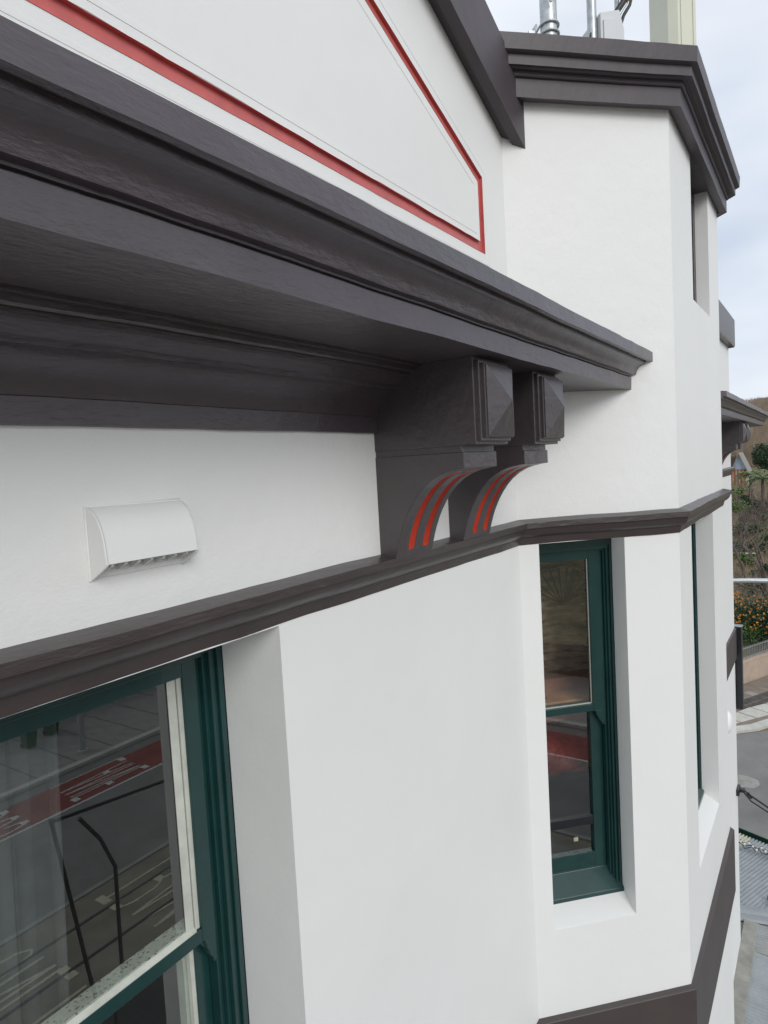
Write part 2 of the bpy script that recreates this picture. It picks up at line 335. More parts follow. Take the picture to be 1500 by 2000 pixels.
def road_text(word, x_bot, height, y0, dy, m_, name, label):
    """reading direction +y, letter tops towards -x; letters stretched along the lane"""
    t = thing(name, label, 'road marking', (x_bot, y0, -G))
    for k, ch in enumerate(word):
        mb = MB(); zz = -G+.0105+.0006*k
        for s_ in glyph(ch):
            for (a, b), (c, d) in zip(s_, s_[1:]):
                P0 = Vector((x_bot-b*height, y0+(k+a*.86)*dy)); P1 = Vector((x_bot-d*height, y0+(k+c*.86)*dy))
                # stroke: thick across the lane for long strokes, thick along for cross strokes
                wy = dy*.058; wx = height*.045
                if abs(P1.x-P0.x) < .02: q = [(P0.x-wx, P0.y), (P0.x+wx, P0.y), (P1.x+wx, P1.y), (P1.x-wx, P1.y)]
                else: q = [(P0.x, P0.y-wy), (P0.x, P0.y+wy), (P1.x, P1.y+wy), (P1.x, P1.y-wy)]
                mb.add([(p[0], p[1], zz) for p in q], [(0, 1, 2, 3)]); zz += .00012
        mb.build('letter', m_, t)
road_text('LANE', 12.3, 2.3, -17.68, .40, 'paintw', 'lane_lettering', 'white LANE lettering stretched along the red bus lane')
road_text('BUS', 8.6, 2.3, -17.6, .50, 'paintw', 'lane_lettering', 'white BUS lettering on the red bus lane before the LANE word')
road_text('TRAM', 9.9, 2.2, -11.7, .50, 'painty', 'lane_lettering', 'cream TRAM lettering painted between the tram rails')
road_text('ONLY', 6.1, 2.2, -11.6, .60, 'painty', 'lane_lettering', 'cream ONLY lettering painted beyond the TRAM word')

# ---------------------------------------------------------------- the corner building
x0 = 2.416; b = .495; xc = x0+b; xe = 4.30; xd = xe+b; xE = 9.34; xL = -2.816
B = thing('corner_building', 'white rendered corner hotel with charcoal cornices and green sash windows', 'building', (xc, .3, -G))
def facet(name, p0, p1, zb, zt, ops, mname='white', mz=None):
    """vertical wall from p0 to p1 (xy); ops: (s0, s1, z0, z1, depth, drop, open_back)"""
    p0 = Vector(p0); p1 = Vector(p1); Ln = (p1-p0).length; d = (p1-p0)/Ln; w = Vector((-d.y, d.x))
    P = lambda s, t, z: ((p0+d*s+w*t).x, (p0+d*s+w*t).y, z)
    S_ = sorted({0, Ln}|{v for o in ops for v in o[:2]}); Z_ = sorted({zb, zt}|{v for o in ops for v in o[2:4]}|(set([mz]) if mz else set()))
    mb = MB()
    for a_, c_ in zip(S_, S_[1:]):
        for z0_, z1_ in zip(Z_, Z_[1:]):
            if any(o[0]-1e-6 <= a_ and c_ <= o[1]+1e-6 and o[2]-1e-6 <= z0_ and z1_ <= o[3]+1e-6 for o in ops): continue
            mb.add([P(a_, 0, z0_), P(c_, 0, z0_), P(c_, 0, z1_), P(a_, 0, z1_)], [(0, 1, 2, 3)], 1 if (mz and z1_ <= mz+1e-6) else 0)
    for (a_, c_, z0_, z1_, dp, drop) in ops:
        zi = z0_+drop
        mb.add([P(a_, 0, z0_), P(a_, dp, zi), P(a_, dp, z1_), P(a_, 0, z1_)], [(0, 1, 2, 3)], 1)
        mb.add([P(c_, 0, z0_), P(c_, 0, z1_), P(c_, dp, z1_), P(c_, dp, zi)], [(0, 1, 2, 3)], 1)
        mb.add([P(a_, 0, z0_), P(c_, 0, z0_), P(c_, dp, zi), P(a_, dp, zi)], [(0, 1, 2, 3)], 1)
        mb.add([P(a_, 0, z1_), P(a_, dp, z1_), P(c_, dp, z1_), P(c_, 0, z1_)], [(0, 1, 2, 3)], 1)
        # short return of the inner wall so nothing leaks round the frame
        e_ = .5
        for q in ([P(a_-e_, dp+.09, zi-e_), P(a_+.012, dp+.09, zi-e_), P(a_+.012, dp+.09, z1_+.0), P(a_-e_, dp+.09, z1_)],
                  [P(c_-.012, dp+.09, zi-e_), P(c_+e_, dp+.09, zi-e_), P(c_+e_, dp+.09, z1_), P(c_-.012, dp+.09, z1_)]):
            pass
    o = mk(name, mb.V, mb.F, [mname, 'smooth'], B, mi=mb.I)
    return lambda s, t, z: P(s, t, z)
zs = -.32     # render is rough above the string course and smooth below it
W1 = (.30-xL, 1.052-xL, -1.95, -.332, .187, .05)
FA = facet('wall', (xL, 0), (x0, 0), -G, .45, [W1], mz=zs)
W2 = (.083, .452, -1.922, -.332, .10, .052)
FB = facet('wall', (x0, 0), (xc, -b), -G, 1.42, [W2], mz=zs)
W3_ = (3.20-xc, 3.87-xc, -1.93, -.332, .085, .045); WT = (3.41-xc, 3.935-xc, .695, 1.345, .062, .0)
FC = facet('wall', (xc, -b), (xe, -b), -G, 1.42, [W3_, WT], mz=zs)
FD = facet('wall', (xe, -b), (xd, 0), -G, 1.42, [(.2, .5, -1.92, -.332, .1, .05)], mz=zs)
FAA = facet('wall', (xd, 0), (xE, 0), -G, 1.5, [(5.4-xd, 6.15-xd, -1.95, -.332, .187, .05)], mz=zs)
facet('wall', (xE, 0), tuple(E0+e2*9), -G, 1.5, [])
facet('wall', tuple(E0+e2*9), (xL, 8.4), -G, 1.3, [])
facet('wall', (xL, 8.4), (xL, 0), -G, 1.2, [])
mb = MB(); mb.add([(xL, .02, 1.38), (x0, .02, 1.38), (xc, -b+.02, 1.38), (xe, -b+.02, 1.38), (xd, .02, 1.38), (xE, .02, 1.38), tuple(E0+e2*9)+(1.38,), (xL, 8.4, 1.38)], [tuple(range(8))]); mb.build('roof', 'flash', B)
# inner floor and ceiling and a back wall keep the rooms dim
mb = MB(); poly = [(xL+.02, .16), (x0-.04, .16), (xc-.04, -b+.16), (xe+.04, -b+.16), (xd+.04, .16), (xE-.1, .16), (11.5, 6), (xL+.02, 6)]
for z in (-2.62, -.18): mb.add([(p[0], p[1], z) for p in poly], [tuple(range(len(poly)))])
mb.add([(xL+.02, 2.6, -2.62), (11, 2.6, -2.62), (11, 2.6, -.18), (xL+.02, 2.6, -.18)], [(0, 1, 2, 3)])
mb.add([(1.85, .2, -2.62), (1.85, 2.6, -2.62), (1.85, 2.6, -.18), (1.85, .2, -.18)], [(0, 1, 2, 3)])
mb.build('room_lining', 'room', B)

# gable over the left bay, with the red groove and its mouldings
xg = -.2; sl = .393
def zr(x, z_at, x_at): return z_at+sl*(x_at-abs(x-xg)-xg if x < xg else x_at-x)
def offs(poly, d):
    """inward offset of a convex polygon (x,z) given counter-clockwise"""
    n = len(poly); outp = []
    for i in range(n):
        p0 = Vector(poly[i-1]); p1 = Vector(poly[i]); p2 = Vector(poly[(i+1) % n])
        d1 = (p1-p0).normalized(); d2 = (p2-p1).normalized(); n1_ = Vector((-d1.y, d1.x)); n2_ = Vector((-d2.y, d2.x))
        outp.append(tuple(p1+(n1_+n2_)*(d/(1+n1_.dot(n2_)))))
    return outp
PO = [(2*xg-2.223, .735), (2.223, .735), (2.223, .999), (xg, .999+sl*(2.223-xg)), (2*xg-2.223, .999)]
PI = offs(PO, .036)
WO = [(xL, .45), (x0, .45), (x0, 1.19), (xg, 1.19+sl*(x0-xg)), (xL, 1.19)]
WT5 = [(xL, .45), (x0, .45), (x0, 1.30), (xg, 1.30+sl*(x0-xg)), (xL, 1.30)]
mb = MB()
v5 = lambda poly, y: [(p[0], y, p[1]) for p in poly]
def ring5(mb, A_, B_, ya_, yb_, i=0):
    n = len(A_); mb.add(v5(A_, ya_)+v5(B_, yb_), [(k, (k+1) % n, (k+1) % n+n, k+n) for k in range(n)], i)
ring5(mb, WT5, PO, 0, 0); mb.add(v5(PI, 0), [(0, 1, 2, 3, 4)]); ring5(mb, WT5, WT5, 0, .22); mb.add(v5(WT5, .22), [(4, 3, 2, 1, 0)])
mk('gable_wall', mb.V, mb.F, 'smooth', B, mi=mb.I)
# groove, finely cut so its painted lips wander a little
def dense(poly, st_=.05):
    o = []
    n = len(poly)
    for i in range(n):
        a_ = Vector(poly[i]); c_ = Vector(poly[(i+1) % n]); k = max(1, int((c_-a_).length/st_))
        o += [tuple(a_.lerp(c_, t/k)) for t in range(k)]
    return o
n_in = [PI[i] for i in range(5)]
DO = []; DI = []
for i in range(5):
    a_ = Vector(PO[i]); c_ = Vector(PO[(i+1) % 5]); a2 = Vector(PI[i]); c2 = Vector(PI[(i+1) % 5]); k = int((c_-a_).length/.04)+1
    for t in range(k): DO.append(tuple(a_.lerp(c_, t/k))); DI.append(tuple(a2.lerp(c2, t/k)))
jo = [(p[0]+jit(p[0], p[1], 1, .0016, 14), p[1]+jit(p[0], p[1], 4, .0016, 14)) for p in DO]
ji = [(p[0]+jit(p[0], p[1], 7, .0022, 16), p[1]+jit(p[0], p[1], 9, .0022, 16)) for p in DI]
mb = MB(); n = len(DO)
def rg(A_, B_, ya_, yb_): mb.add(v5(A_, ya_)+v5(B_, yb_), [(k, (k+1) % n, (k+1) % n+n, k+n) for k in range(n)])
rg(jo, DO, -.0012, .010); rg(DO, DI, .010, .010); rg(DI, ji, .010, -.0012)
mb.build('red_groove', 'red', B, smooth=35)
for (d0, d1, pr) in ((-.036, -.026, .0007), (.056, .067, .0009)):
    mb = MB(); A_ = offs(PO, d0); B2 = offs(PO, d1); ring5(mb, A_, A_, .002, -pr); ring5(mb, A_, B2, -pr, -pr); ring5(mb, B2, B2, -pr, .002); mb.build('moulding', 'smooth', B)

# raking cornice on the gable
prof = [(-.02, .012), (.024, .012), (.026, .004), (.030, .004), (.030, -.002), (.0665, 0), (.0665, .243), (-.24, .243), (-.24, .012)]
def rake(side):
    V = []; F = []; n = 60; L_ = len(prof)
    for k in range(n+1):
        for (o, z) in prof:
            xs_ = x0+max(o, 0)+.012; x = xs_+(xg-xs_)*k/n
            zz = 1.2+.397*(2.405-x)+z; y = -o+(jit(x, z, 2, .001, 8) if o > 0 else 0); zz += jit(x, z, 5, .0018, 5)
            V.append((x if side > 0 else 2*xg-x, y, zz))
    for q in range(n):
        for j in range(L_):
            a_ = q*L_+j; c_ = q*L_+(j+1) % L_; F.append((a_, c_, c_+L_, a_+L_))
    F += [tuple(range(L_)), tuple(range(n*L_, (n+1)*L_))]
    mk('raking_cornice', V, F, 'dark_smooth', B, smooth=28)
rake(1); rake(-1)

# parapet cap round the bay
prof = [(-.02, 1.343), (.012, 1.341), (.012, 1.334), (.049, 1.329), (.049, 1.396), (.057, 1.397), (.060, 1.401), (.060, 1.415), (.070, 1.416), (.072, 1.414), (.080, 1.418), (.093, 1.417), (.093, 1.452), (.104, 1.455), (.113, 1.458), (.116, 1.514), (-.16, 1.518), (-.16, 1.343)]
sweep('parapet_cap', prof, [(x0, 0), (xc, -b), (xe, -b), (xd, 0)], 'dark_smooth', B, step=.06, a=.0012, start=lambda o: (x0-o*R2+.05, -.05))
# far pier cap
prof = [(-.3, 1.245), (.062, 1.245), (.07, 1.27), (.07, 1.575), (-.3, 1.58)]
sweep('parapet_cap', prof, [(xd+.3, 0), (xE, 0), tuple(E0+e2*2)], 'brown', B, step=.4)

# the great bracketed cornice (two lengths)
cprof = [(-.01, .425), (.20, .418), (.425, .400), (.4255, .363), (.416, .3605), (.411, .366), (.404, .366), (.402, .353), (.395, .3505), (.389, .346), (.383, .341), (.378, .333), (.3745, .324), (.3725, .314), (.3715, .3115), (.3585, .310), (.358, .3065), (.351, .306), (.351, .302), (.3575, .3015), (.356, .256), (.345, .2555), (.153, .256), (.153, .250), (.138, .250), (.138, .2395), (.130, .237), (.121, .2385), (.121, .230), (.104, .229), (.090, .212), (.086, .209), (.086, .199),
         (.070, .1975), (.054, .191), (.040, .181), (.028, .167), (.020, .152), (.016, .137), (.012, .1355), (.012, .094), (-.01, .093)]
sweep('cornice', cprof, [(xL+.02, 0), (x0, 0)], 'dark', B, step=.03, a=.0017, end=lambda o: (x0+max(o, 0)+.012, -max(o, 0)), smooth=20)
sweep('cornice', cprof, [(xd, 0), (xE, 0), tuple(E0+e2*3)], 'dark', B, step=.12, a=.001, start=lambda o: (xd+max(o, 0)-.012, -max(o, 0)), smooth=20)
# string course
sprof = [(-.01, -.231), (.0, -.231), (.0465, -.2425), (.0468, -.263), (.038, -.2635), (.0365, -.268), (.034, -.279), (.028, -.289), (.019, -.297), (.009, -.302), (.008, -.306), (.005, -.318), (.002, -.3305), (-.01, -.3305)]
sweep('string_course', sprof, [(xL+.02, 0), (x0, 0), (xc, -b), (xe, -b), (xd, 0), (xE, 0), tuple(E0+e2*3)], 'brown', B, step=.035, a=.0019, smooth=20)
# flat belt course below
bprof = [(-.01, -2.283), (.001, -2.283), (.020, -2.291), (.022, -2.294), (.022, -2.674), (-.01, -2.676)]
sweep('belt_course', bprof, [(xL+.02, 0), (x0, 0), (xc, -b), (xe, -b), (xd, 0), (xE, 0), tuple(E0+e2*3)], 'brown_flat', B, step=.2, a=.0006, smooth=20)

# brackets
def bracket(xb, o=None):
    og = (xb, 0, 0)
    mb = MB(); w = .195
    X = lambda p, t: (xb+t, p[0], p[1])
    mb.prism([(.01, .044), (-.297, .044), (-.297, .2565), (.01, .2565)], X, 0, w)
    mb.box((xb+.008, -.309, .052), (xb+w-.008, -.29, .247)); mb.box((xb+.016, -.320, .060), (xb+w-.016, -.30, .239))
    mb.box((xb+.003, -.257, .020), (xb+w-.003, .01, .050))
    curve = [(-.262, -.013), (-.245, -.0145), (-.215, -.020), (-.190, -.028), (-.165, -.041), (-.142, -.058), (-.122, -.079), (-.104, -.103), (-.089, -.128), (-.077, -.153), (-.067, -.178), (-.059, -.203), (-.0525, -.226), (-.0475, -.2436)]
    cols = [(0, .0545, 0), (.0545, .0865, 1), (.0865, .1315, 0), (.1315, .1645, 1), (.1645, w, 0)]
    ins = []
    for i, (y, z) in enumerate(curve):
        if 2 <= i <= 12:
            t = Vector((curve[i+1][0]-curve[i-1][0], curve[i+1][1]-curve[i-1][1])).normalized(); nn = Vector((-t.y, t.x))
            if nn.x < 0: nn = -nn
            q = (y+nn.x*.011, z+nn.y*.011)
            ins += ([(y, z)] if i == 2 else [])+[q]+([(y, z)] if i == 12 else [])
        else: ins.append((y, z))
    top = [(-.262, .028)]; bk = [(.01, -.2436), (.01, .028)]
    for (a_, c_, g) in cols: mb.prism(top+(ins if g else curve)+bk, X, a_, c_, caps=False)
    mb.add([X(p, 0) for p in top+curve+bk], [tuple(range(len(curve)+3))]); mb.add([X(p, w) for p in top+curve+bk], [tuple(range(len(curve)+3))])
    loop = curve[2:13]+ins[3:14][::-1]
    for t_ in (.0545, .0865, .1315, .1645): mb.add([X(p, t_) for p in loop], [tuple(range(len(loop)))])
    br = mk('bracket', mb.V, mb.F, 'dark_bracket', B, origin=og, mi=mb.I, bevel=.0026, weld=True)
    # faceted diamond stud
    mb = MB(); xa, xz, za, zz = xb+.019, xb+w-.019, .063, .236
    mb.add([(xa, -.318, za), (xz, -.318, za), (xz, -.318, zz), (xa, -.318, zz), (xa, -.324, za), (xz, -.324, za), (xz, -.324, zz), (xa, -.324, zz), ((xa+xz)/2, -.354, (za+zz)/2)],
           [(0, 1, 5, 4), (1, 2, 6, 5), (2, 3, 7, 6), (3, 0, 4, 7), (4, 5, 8), (5, 6, 8), (6, 7, 8), (7, 4, 8), (3, 2, 1, 0)])
    mk('diamond_stud', mb.V, mb.F, 'dark_bracket', br, origin=og, bevel=.0015)
    for (a_, c_) in ((.0545, .0865), (.1315, .1645)):
        mb = MB(); rows = []
        for i in range(2, 13):
            y, z = curve[i]; t = Vector((curve[i+1][0]-curve[i-1][0], curve[i+1][1]-curve[i-1][1])).normalized(); nn = Vector((-t.y, t.x))
            if nn.x < 0: nn = -nn
            rows.append((y, z, nn))
        V = []
        for q, (y, z, nn) in enumerate(rows):
            for s_ in range(7):
                u = s_/6; dpt = .0015+.0085*math.sin(math.pi*u)**.7
                if q in (0, len(rows)-1): dpt *= .15
                V.append((xb+a_+(c_-a_)*u, y+nn.x*dpt, z+nn.y*dpt))
        F = [(q*7+s_, q*7+s_+1, q*7+s_+8, q*7+s_+7) for q in range(len(rows)-1) for s_ in range(6)]
        mk('red_flute', V, F, 'scarlet', br, origin=og, smooth=70)
for xb in (1.4615, 1.856, 5.15, 7.35, 7.75): bracket(xb)

# ---------------------------------------------------------------- sash windows
def sash_window(Fr, s0_, s1_, zb, zt, dep, fb, st=.055, rail=.028, zmid=None, creamw=0.0, horn=.065, sillf=True, tag=''):
    """Fr(s,t,z): wall frame. Outer box frame flush at depth dep."""
    org = Fr((s0_+s1_)/2, dep, zb)
    P = lambda s, t, z: Fr(s, dep+t, z)
    mb = MB()
    bs = [(0.0, fb*.26, .002), (fb*.26, fb*.5, .010), (fb*.5, fb*.62, .004), (fb*.62, fb*.8, .016), (fb*.8, fb, .028)]
    for (u0, u1, t0) in bs:
        for sgn in (0, 1):
            a_, c_ = (s0_+u0, s0_+u1) if sgn == 0 else (s1_-u1, s1_-u0)
            mb.box((a_, t0, zb), (c_, .12, zt-.0005), fr=P)
    for (u0, u1, t0) in bs[:4]:
        mb.box((s0_+u1*.5, t0+.001, zt-u1-.03), (s1_-u1*.5, .119, zt-u0*.6-.004), fr=P)
    w = mk('window', mb.V, mb.F, 'green', B, origin=org, mi=mb.I, bevel=.002)
    # sill: sloping board
    mb = MB(); mb.prism([(-.012, zb-.018), (-.012, zb+.012), (.054, zb+.080), (.054, zb+.086), (.09, zb+.084), (.12, zb+.084), (.12, zb-.018)], lambda p, t: P(t, p[0], p[1]), s0_+.001, s1_-.001)
    mk('sill', mb.V, mb.F, 'green', w, origin=org, bevel=.002)
    a_, c_ = s0_+fb, s1_-fb; top = zt-fb*.8-.012
    bot = zb+.085
    zm = zmid
    # upper sash in front
    mb = MB(); t0, t1 = .022, .052
    mb.box((a_+.001, t0, zm), (a_+st, t1, top), fr=P); mb.box((c_-st, t0, zm), (c_-.001, t1, top), fr=P)
    mb.box((a_+st, t0, top-.05), (c_-st, t1, top-.0005), fr=P); mb.box((a_+st, t0, zm), (c_-st, t1, zm+rail), fr=P)
    for (h0, h1, inner) in ((a_+.001, a_+st*.82, 1), (c_-st*.82, c_-.001, 0)):       # sash horns with an ogee foot
        wd = h1-h0; prof_ = [(0, 0), (1, 0), (1, -.10), (.86, -.22), (.88, -.34), (.66, -.52), (.62, -.66), (.36, -.84), (.30, -1.0), (0, -1.0)]
        pl = [((h0+wd*u if inner else h1-wd*u), zm+v*horn) for u, v in prof_]
        mb.prism(pl, lambda p, t: P(p[0], t, p[1]), t0+.001, t1-.001)
    mk('upper_sash', mb.V, mb.F, 'green', w, origin=org, mi=mb.I, bevel=.0015)
    g0, g1, gz0, gz1 = a_+st, c_-st, zm+rail, top-.05
    mb = MB(); gt = .0355 if creamw else .040; q = [P(g0-.004, gt, gz0-.004), P(g1+.004, gt, gz0-.004), P(g1+.004, gt, gz1+.004), P(g0-.004, gt, gz1+.004)]; mb.add(q, [(0, 1, 2, 3)])
    mk('pane', mb.V, mb.F, 'glass', w, origin=org)
    if creamw:
        mb = MB(); cw = creamw
        mb.box((g1-.012, .0285, gz0+.001), (g1-.0002, .0345, gz1-.001), fr=P); mb.box((g1-cw, .0315, gz0+.004), (g1-.014, .0345, gz1-.001), fr=P)
        mk('putty_bead', mb.V, mb.F, 'cream', w, origin=org, bevel=.001)
        mb = MB(); mb.prism([(.0235, gz0-.001), (.024, gz0+.003), (.0345, gz0+.010), (.0345, gz0-.001)], lambda p, t: P(t, p[0], p[1]), g0, g1-.0135)
        mb.build('putty_bead', 'cream', w, origin=org)
        mb = MB(); mb.box((g0, .0365, gz0-.012), (g1-.002, .075, gz0+.012), fr=P); mb.build('inner_ledge', 'mould', w, origin=org)
    else:
        mb = MB(); mb.box((g1-.003, .034, gz0), (g1-.0002, .0395, gz1), fr=P); mb.box((g0, .034, gz0), (g1-.004, .0395, gz0+.003), fr=P); mb.build('putty_bead', 'cream', w, origin=org)
    # lower sash behind
    mb = MB(); t0, t1 = .056, .086; lt = zm+rail-.004
    mb.box((a_+.001, t0, bot), (a_+st, t1, lt), fr=P); mb.box((c_-st, t0, bot), (c_-.001, t1, lt), fr=P)
    mb.box((a_+st, t0, lt-.03), (c_-st, t1, lt-.0005), fr=P); mb.box((a_+st, t0, bot-.002), (c_-st, t1, bot+.066), fr=P)
    mk('lower_sash', mb.V, mb.F, 'green', w, origin=org, mi=mb.I, bevel=.0015)
    h1 = bot+.066
    mb = MB(); mb.add([P(g0-.004, .072, h1-.004), P(g1+.004, .072, h1-.004), P(g1+.004, .072, lt-.026), P(g0-.004, .072, lt-.026)], [(0, 1, 2, 3)]); mk('pane', mb.V, mb.F, 'glass', w, origin=org)
    if creamw:
        mb = MB(); mb.box((g1-.012, .060, h1), (g1-.0002, .0715, lt-.03), fr=P); mb.box((g1-.02, .075, h1), (g1-.0002, .10, lt-.03), fr=P); mb.build('putty_bead', 'cream', w, origin=org)
    return w
sash_window(FA, W1[0], W1[1], -1.90, -.332, .187, .062, st=.040, rail=.032, zmid=-1.069, creamw=.036, horn=.068)
sash_window(FB, W2[0]-.05, W2[1], -1.872, -.332, .10, .041, st=.054, rail=.030, zmid=-1.081, horn=.064)
sash_window(FC, W3_[0], W3_[1], -1.885, -.332, .085, .05, st=.055, rail=.030, zmid=-1.081)
sash_window(FD, .2, .5, -1.87, -.332, .10, .04, zmid=-1.08)
sash_window(FAA, 5.4-xd, 6.15-xd, -1.90, -.332, .187, .06, zmid=-1.069)
# little attic light with a dark timber frame
P = lambda s, t, z: FC(s, t, z)
mb = MB(); s0_, s1_, zb, zt = WT[:4]
for q in (((s0_, .063, zb), (s0_+.05, .12, zt)), ((s1_-.05, .063, zb), (s1_, .12, zt)), ((s0_+.05, .0632, zb), (s1_-.05, .12, zb+.05)), ((s0_+.05, .0632, zt-.05), (s1_-.05, .12, zt)), (((s0_+s1_)/2-.012, .07, zb+.05), ((s0_+s1_)/2+.012, .11, zt-.05))): mb.box(*q, fr=P)
aw = mk('window', mb.V, mb.F, 'brown', B, origin=FC((s0_+s1_)/2, .06, zb), bevel=.002); aw['label'] = 'small dark framed attic light under the parapet'
mb = MB(); mb.add([P(s0_+.05, .09, zb+.05), P(s1_-.05, .09, zb+.05), P(s1_-.05, .09, zt-.05), P(s0_+.05, .09, zt-.05)], [(0, 1, 2, 3)]); mk('pane', mb.V, mb.F, 'glass', aw)
mb = MB(); mb.box((s0_-.03, .125, zb-.03), (s1_+.03, .13, zt+.03), fr=P); mb.build('dark_backing', 'blackbox', aw)  # black panel added close behind the pane; stands for the dark room
mb = MB(); mb.box((s0_-.01, .058, zt-.0008), (s1_+.01, .125, zt+.02), fr=P); mb.build('lintel', 'smooth', aw)

# ---------------------------------------------------------------- fittings on the walls
vt = thing('wall_vent', 'white hooded vent with finned underside on the wall left of the brackets', 'vent', (.715, 0, -.15))
mb = MB(); xa, xz = .620, .808
arc = [(0.003, -.038)]+[(-.046*math.sin(a_), -.038-.080*(1-math.cos(a_))/1.0) for a_ in [math.radians(t) for t in range(8, 91, 8)]]+[(-.047, -.130)]
inner = [(p[0]+.0045, p[1]-.003) for p in arc[::-1]]; inner[0] = (-.0425, -.130)
mb.prism(arc+inner, lambda p, t: (t, p[0], p[1]), xa+.0015, xz-.0015)
for x in (xa, xz-.005): mb.prism(arc+[(-.043, -.135), (-.004, -.157), (.003, -.159)], lambda p, t: (t, p[0], p[1]), x, x+.005)
hd = mb.build('hood', 'smooth', vt, smooth=30, bevel=.0015)
for k in range(7):
    mb = MB(); x = xa+.014+(xz-xa-.022)*k/6.6
    mb.prism([(.002, -.148), (-.039, -.134), (-.039, -.122), (.002, -.122)], lambda p, t: (x+t+(.010 if p[0] > -.01 else 0), p[0], p[1]), 0, .0045); mb.build('fin', 'smooth', vt)
mb = MB(); mb.tube([(xa-.001, -.001, -.158), (xa-.001, -.001, -.037), (xz+.001, -.001, -.037), (xz+.001, -.001, -.158)], .0028, 6); mb.build('sealant_bead', 'smooth', vt, smooth=60)
mb = MB(); mb.box((xa+.005, -.004, -.154), (xz-.005, .002, -.05)); mb.build('back_plate', 'white', vt)

dv = thing('dome_vent', 'small round white dome cap on the far wall below the trim', 'vent', (8.45, 0, -3.2))
mb = MB(); V = []; rows = 7
for i in range(rows+1):
    a_ = math.pi/2*i/rows
    for k in range(20):
        t = 2*math.pi*k/20; V.append((8.45+.13*math.cos(a_)*math.cos(t), -.058*math.sin(a_), -3.2+.13*math.cos(a_)*math.sin(t)))
mb.add(V, [(i*20+k, i*20+(k+1) % 20, (i+1)*20+(k+1) % 20, (i+1)*20+k) for i in range(rows) for k in range(20)]); mb.build('dome', 'smooth', dv, smooth=60)
mb = MB(); mb.prism([(8.45+.14*math.cos(2*math.pi*k/20), -3.2+.14*math.sin(2*math.pi*k/20)) for k in range(20)], lambda p, t: (p[0], t, p[1]), -.006, .004); mb.build('flange', 'smooth', dv)

sg = thing('projecting_sign', 'tall black box sign fixed upright at the far corner', 'sign', (9.45, -.02, -3.3))
mb = MB(); mb.box((9.40, -.074, -3.36), (9.52, .06, -2.285)); mb.build('case', 'blackbox', sg, bevel=.004)
mb = MB(); mb.box((9.395, -.080, -2.285), (9.525, .062, -2.279)); mb.build('lit_top', 'iron', sg)  # paler strip: daylight on the case top, put into the colour
for z_ in (-2.6, -3.1): mb = MB(); mb.box((9.34, .0, z_), (9.41, .03, z_+.04)); mb.build('fixing_arm', 'black', sg)

# ---------------------------------------------------------------- street awning
aw = thing('street_awning', 'grey corrugated iron street awning wrapping the corner below', 'awning', (8, -1.2, -6.5))
def corr(p_of, W_, L_, name, m_, pitch=.054, amp=.0085, seg=6):
    """p_of(w, l) -> (x,y,z base)"""
    n = max(1, int(W_/pitch*seg)); V = []; F = []
    for k in range(n+1):
        w = W_*k/n; a_ = amp*math.sin(2*math.pi*w/pitch)
        for l in (0, .5, 1):
            p = p_of(w, l); V.append((p[0], p[1], p[2]+a_))
    for k in range(n):
        for l in range(2): a_ = k*3+l; F.append((a_, a_+1, a_+4, a_+3))
    mk(name, V, F, m_, aw, smooth=80, recalc=False)
zA = -6.5
# front awning sheets, corrugations running out from the wall
x = -3.0; k = 0
while x < 9.80:
    w_ = min(.54, 9.80-x)
    def pf(w, l, x=x, k=k):
        xx = x+w; yo = -.12
        if xx < xd+.25: yo = -b-.19 if xc-.2 < xx < xe+.2 else -.35
        return (xx, yo+(-2.75-yo)*l, zA+.012+.002*(k % 2)-.24*l)
    corr(pf, w_-.002+.03, 1, 'roof_sheet', 'iron'); x += w_; k += 1
# side awning sheets, running away from the side wall, skew cut at the hip
bb = -3.26; k = 0
while bb < 7:
    def ps(w, l, bb=bb, k=k):
        b_ = bb+w; a0 = max(.06, (.70-.36*b_)/.933) if b_ < 1.6 else .2
        p = AB(a0+(2.57-a0)*l, b_); return (p.x, p.y, zA+.018+.002*(k % 2)-.05*l)
    corr(ps, .57, 1, 'roof_sheet', 'ironc' if k == 8 else 'iron'); bb += .54; k += 1
# flashings, gutter, fascia
mb = MB()
n = 60
for (pa, pb, w_) in (((xd-.05, 0), (10.12, 0), .16),):
    V = []; F = []
    for i in range(n+1):
        t = i/n; x = pa[0]+(pb[0]-pa[0])*t
        e_ = .165+.012*mnoise.noise(Vector((x*6, 0, 0)))
        for (y, z) in ((.0, zA+.045), (-.03, zA+.042), (-.08, zA+.034), (-e_+.01, zA+.028), (-e_, zA+.008)):
            V.append((x, y, z+.006*mnoise.noise(Vector((x*7, y*20, 2)))))
    F = [(i*5+j, i*5+j+1, i*5+j+6, i*5+j+5) for i in range(n) for j in range(4)]
    mk('flashing', V, F, 'flash', aw, smooth=50)
mb.prism([(9.78, zA+.02), (9.80, zA+.05), (9.90, zA+.055), (9.93, zA+.085), (9.97, zA+.085), (10.0, zA+.055), (10.10, zA+.05), (10.13, zA+.02)], lambda p, t: (p[0]+(-t)*.25-.0, t, p[1]), .1, -2.8)
mb.build('hip_flashing', 'iron', aw, bevel=.004)
mb = MB()
g = [(2.54, -.01), (2.54, -.13), (2.68, -.13), (2.68, .02), (2.665, .02), (2.665, -.115), (2.555, -.115), (2.555, -.01)]
mb.prism(g, lambda p, t: tuple(AB(p[0], t))+(zA-.02+p[1],), -3.0, 7); mb.build('gutter', 'gutter', aw)
mb = MB(); mb.box((-3, -2.86, zA-.42), (11.0, -2.74, zA-.22)); mb.build('gutter', 'gutter', aw)
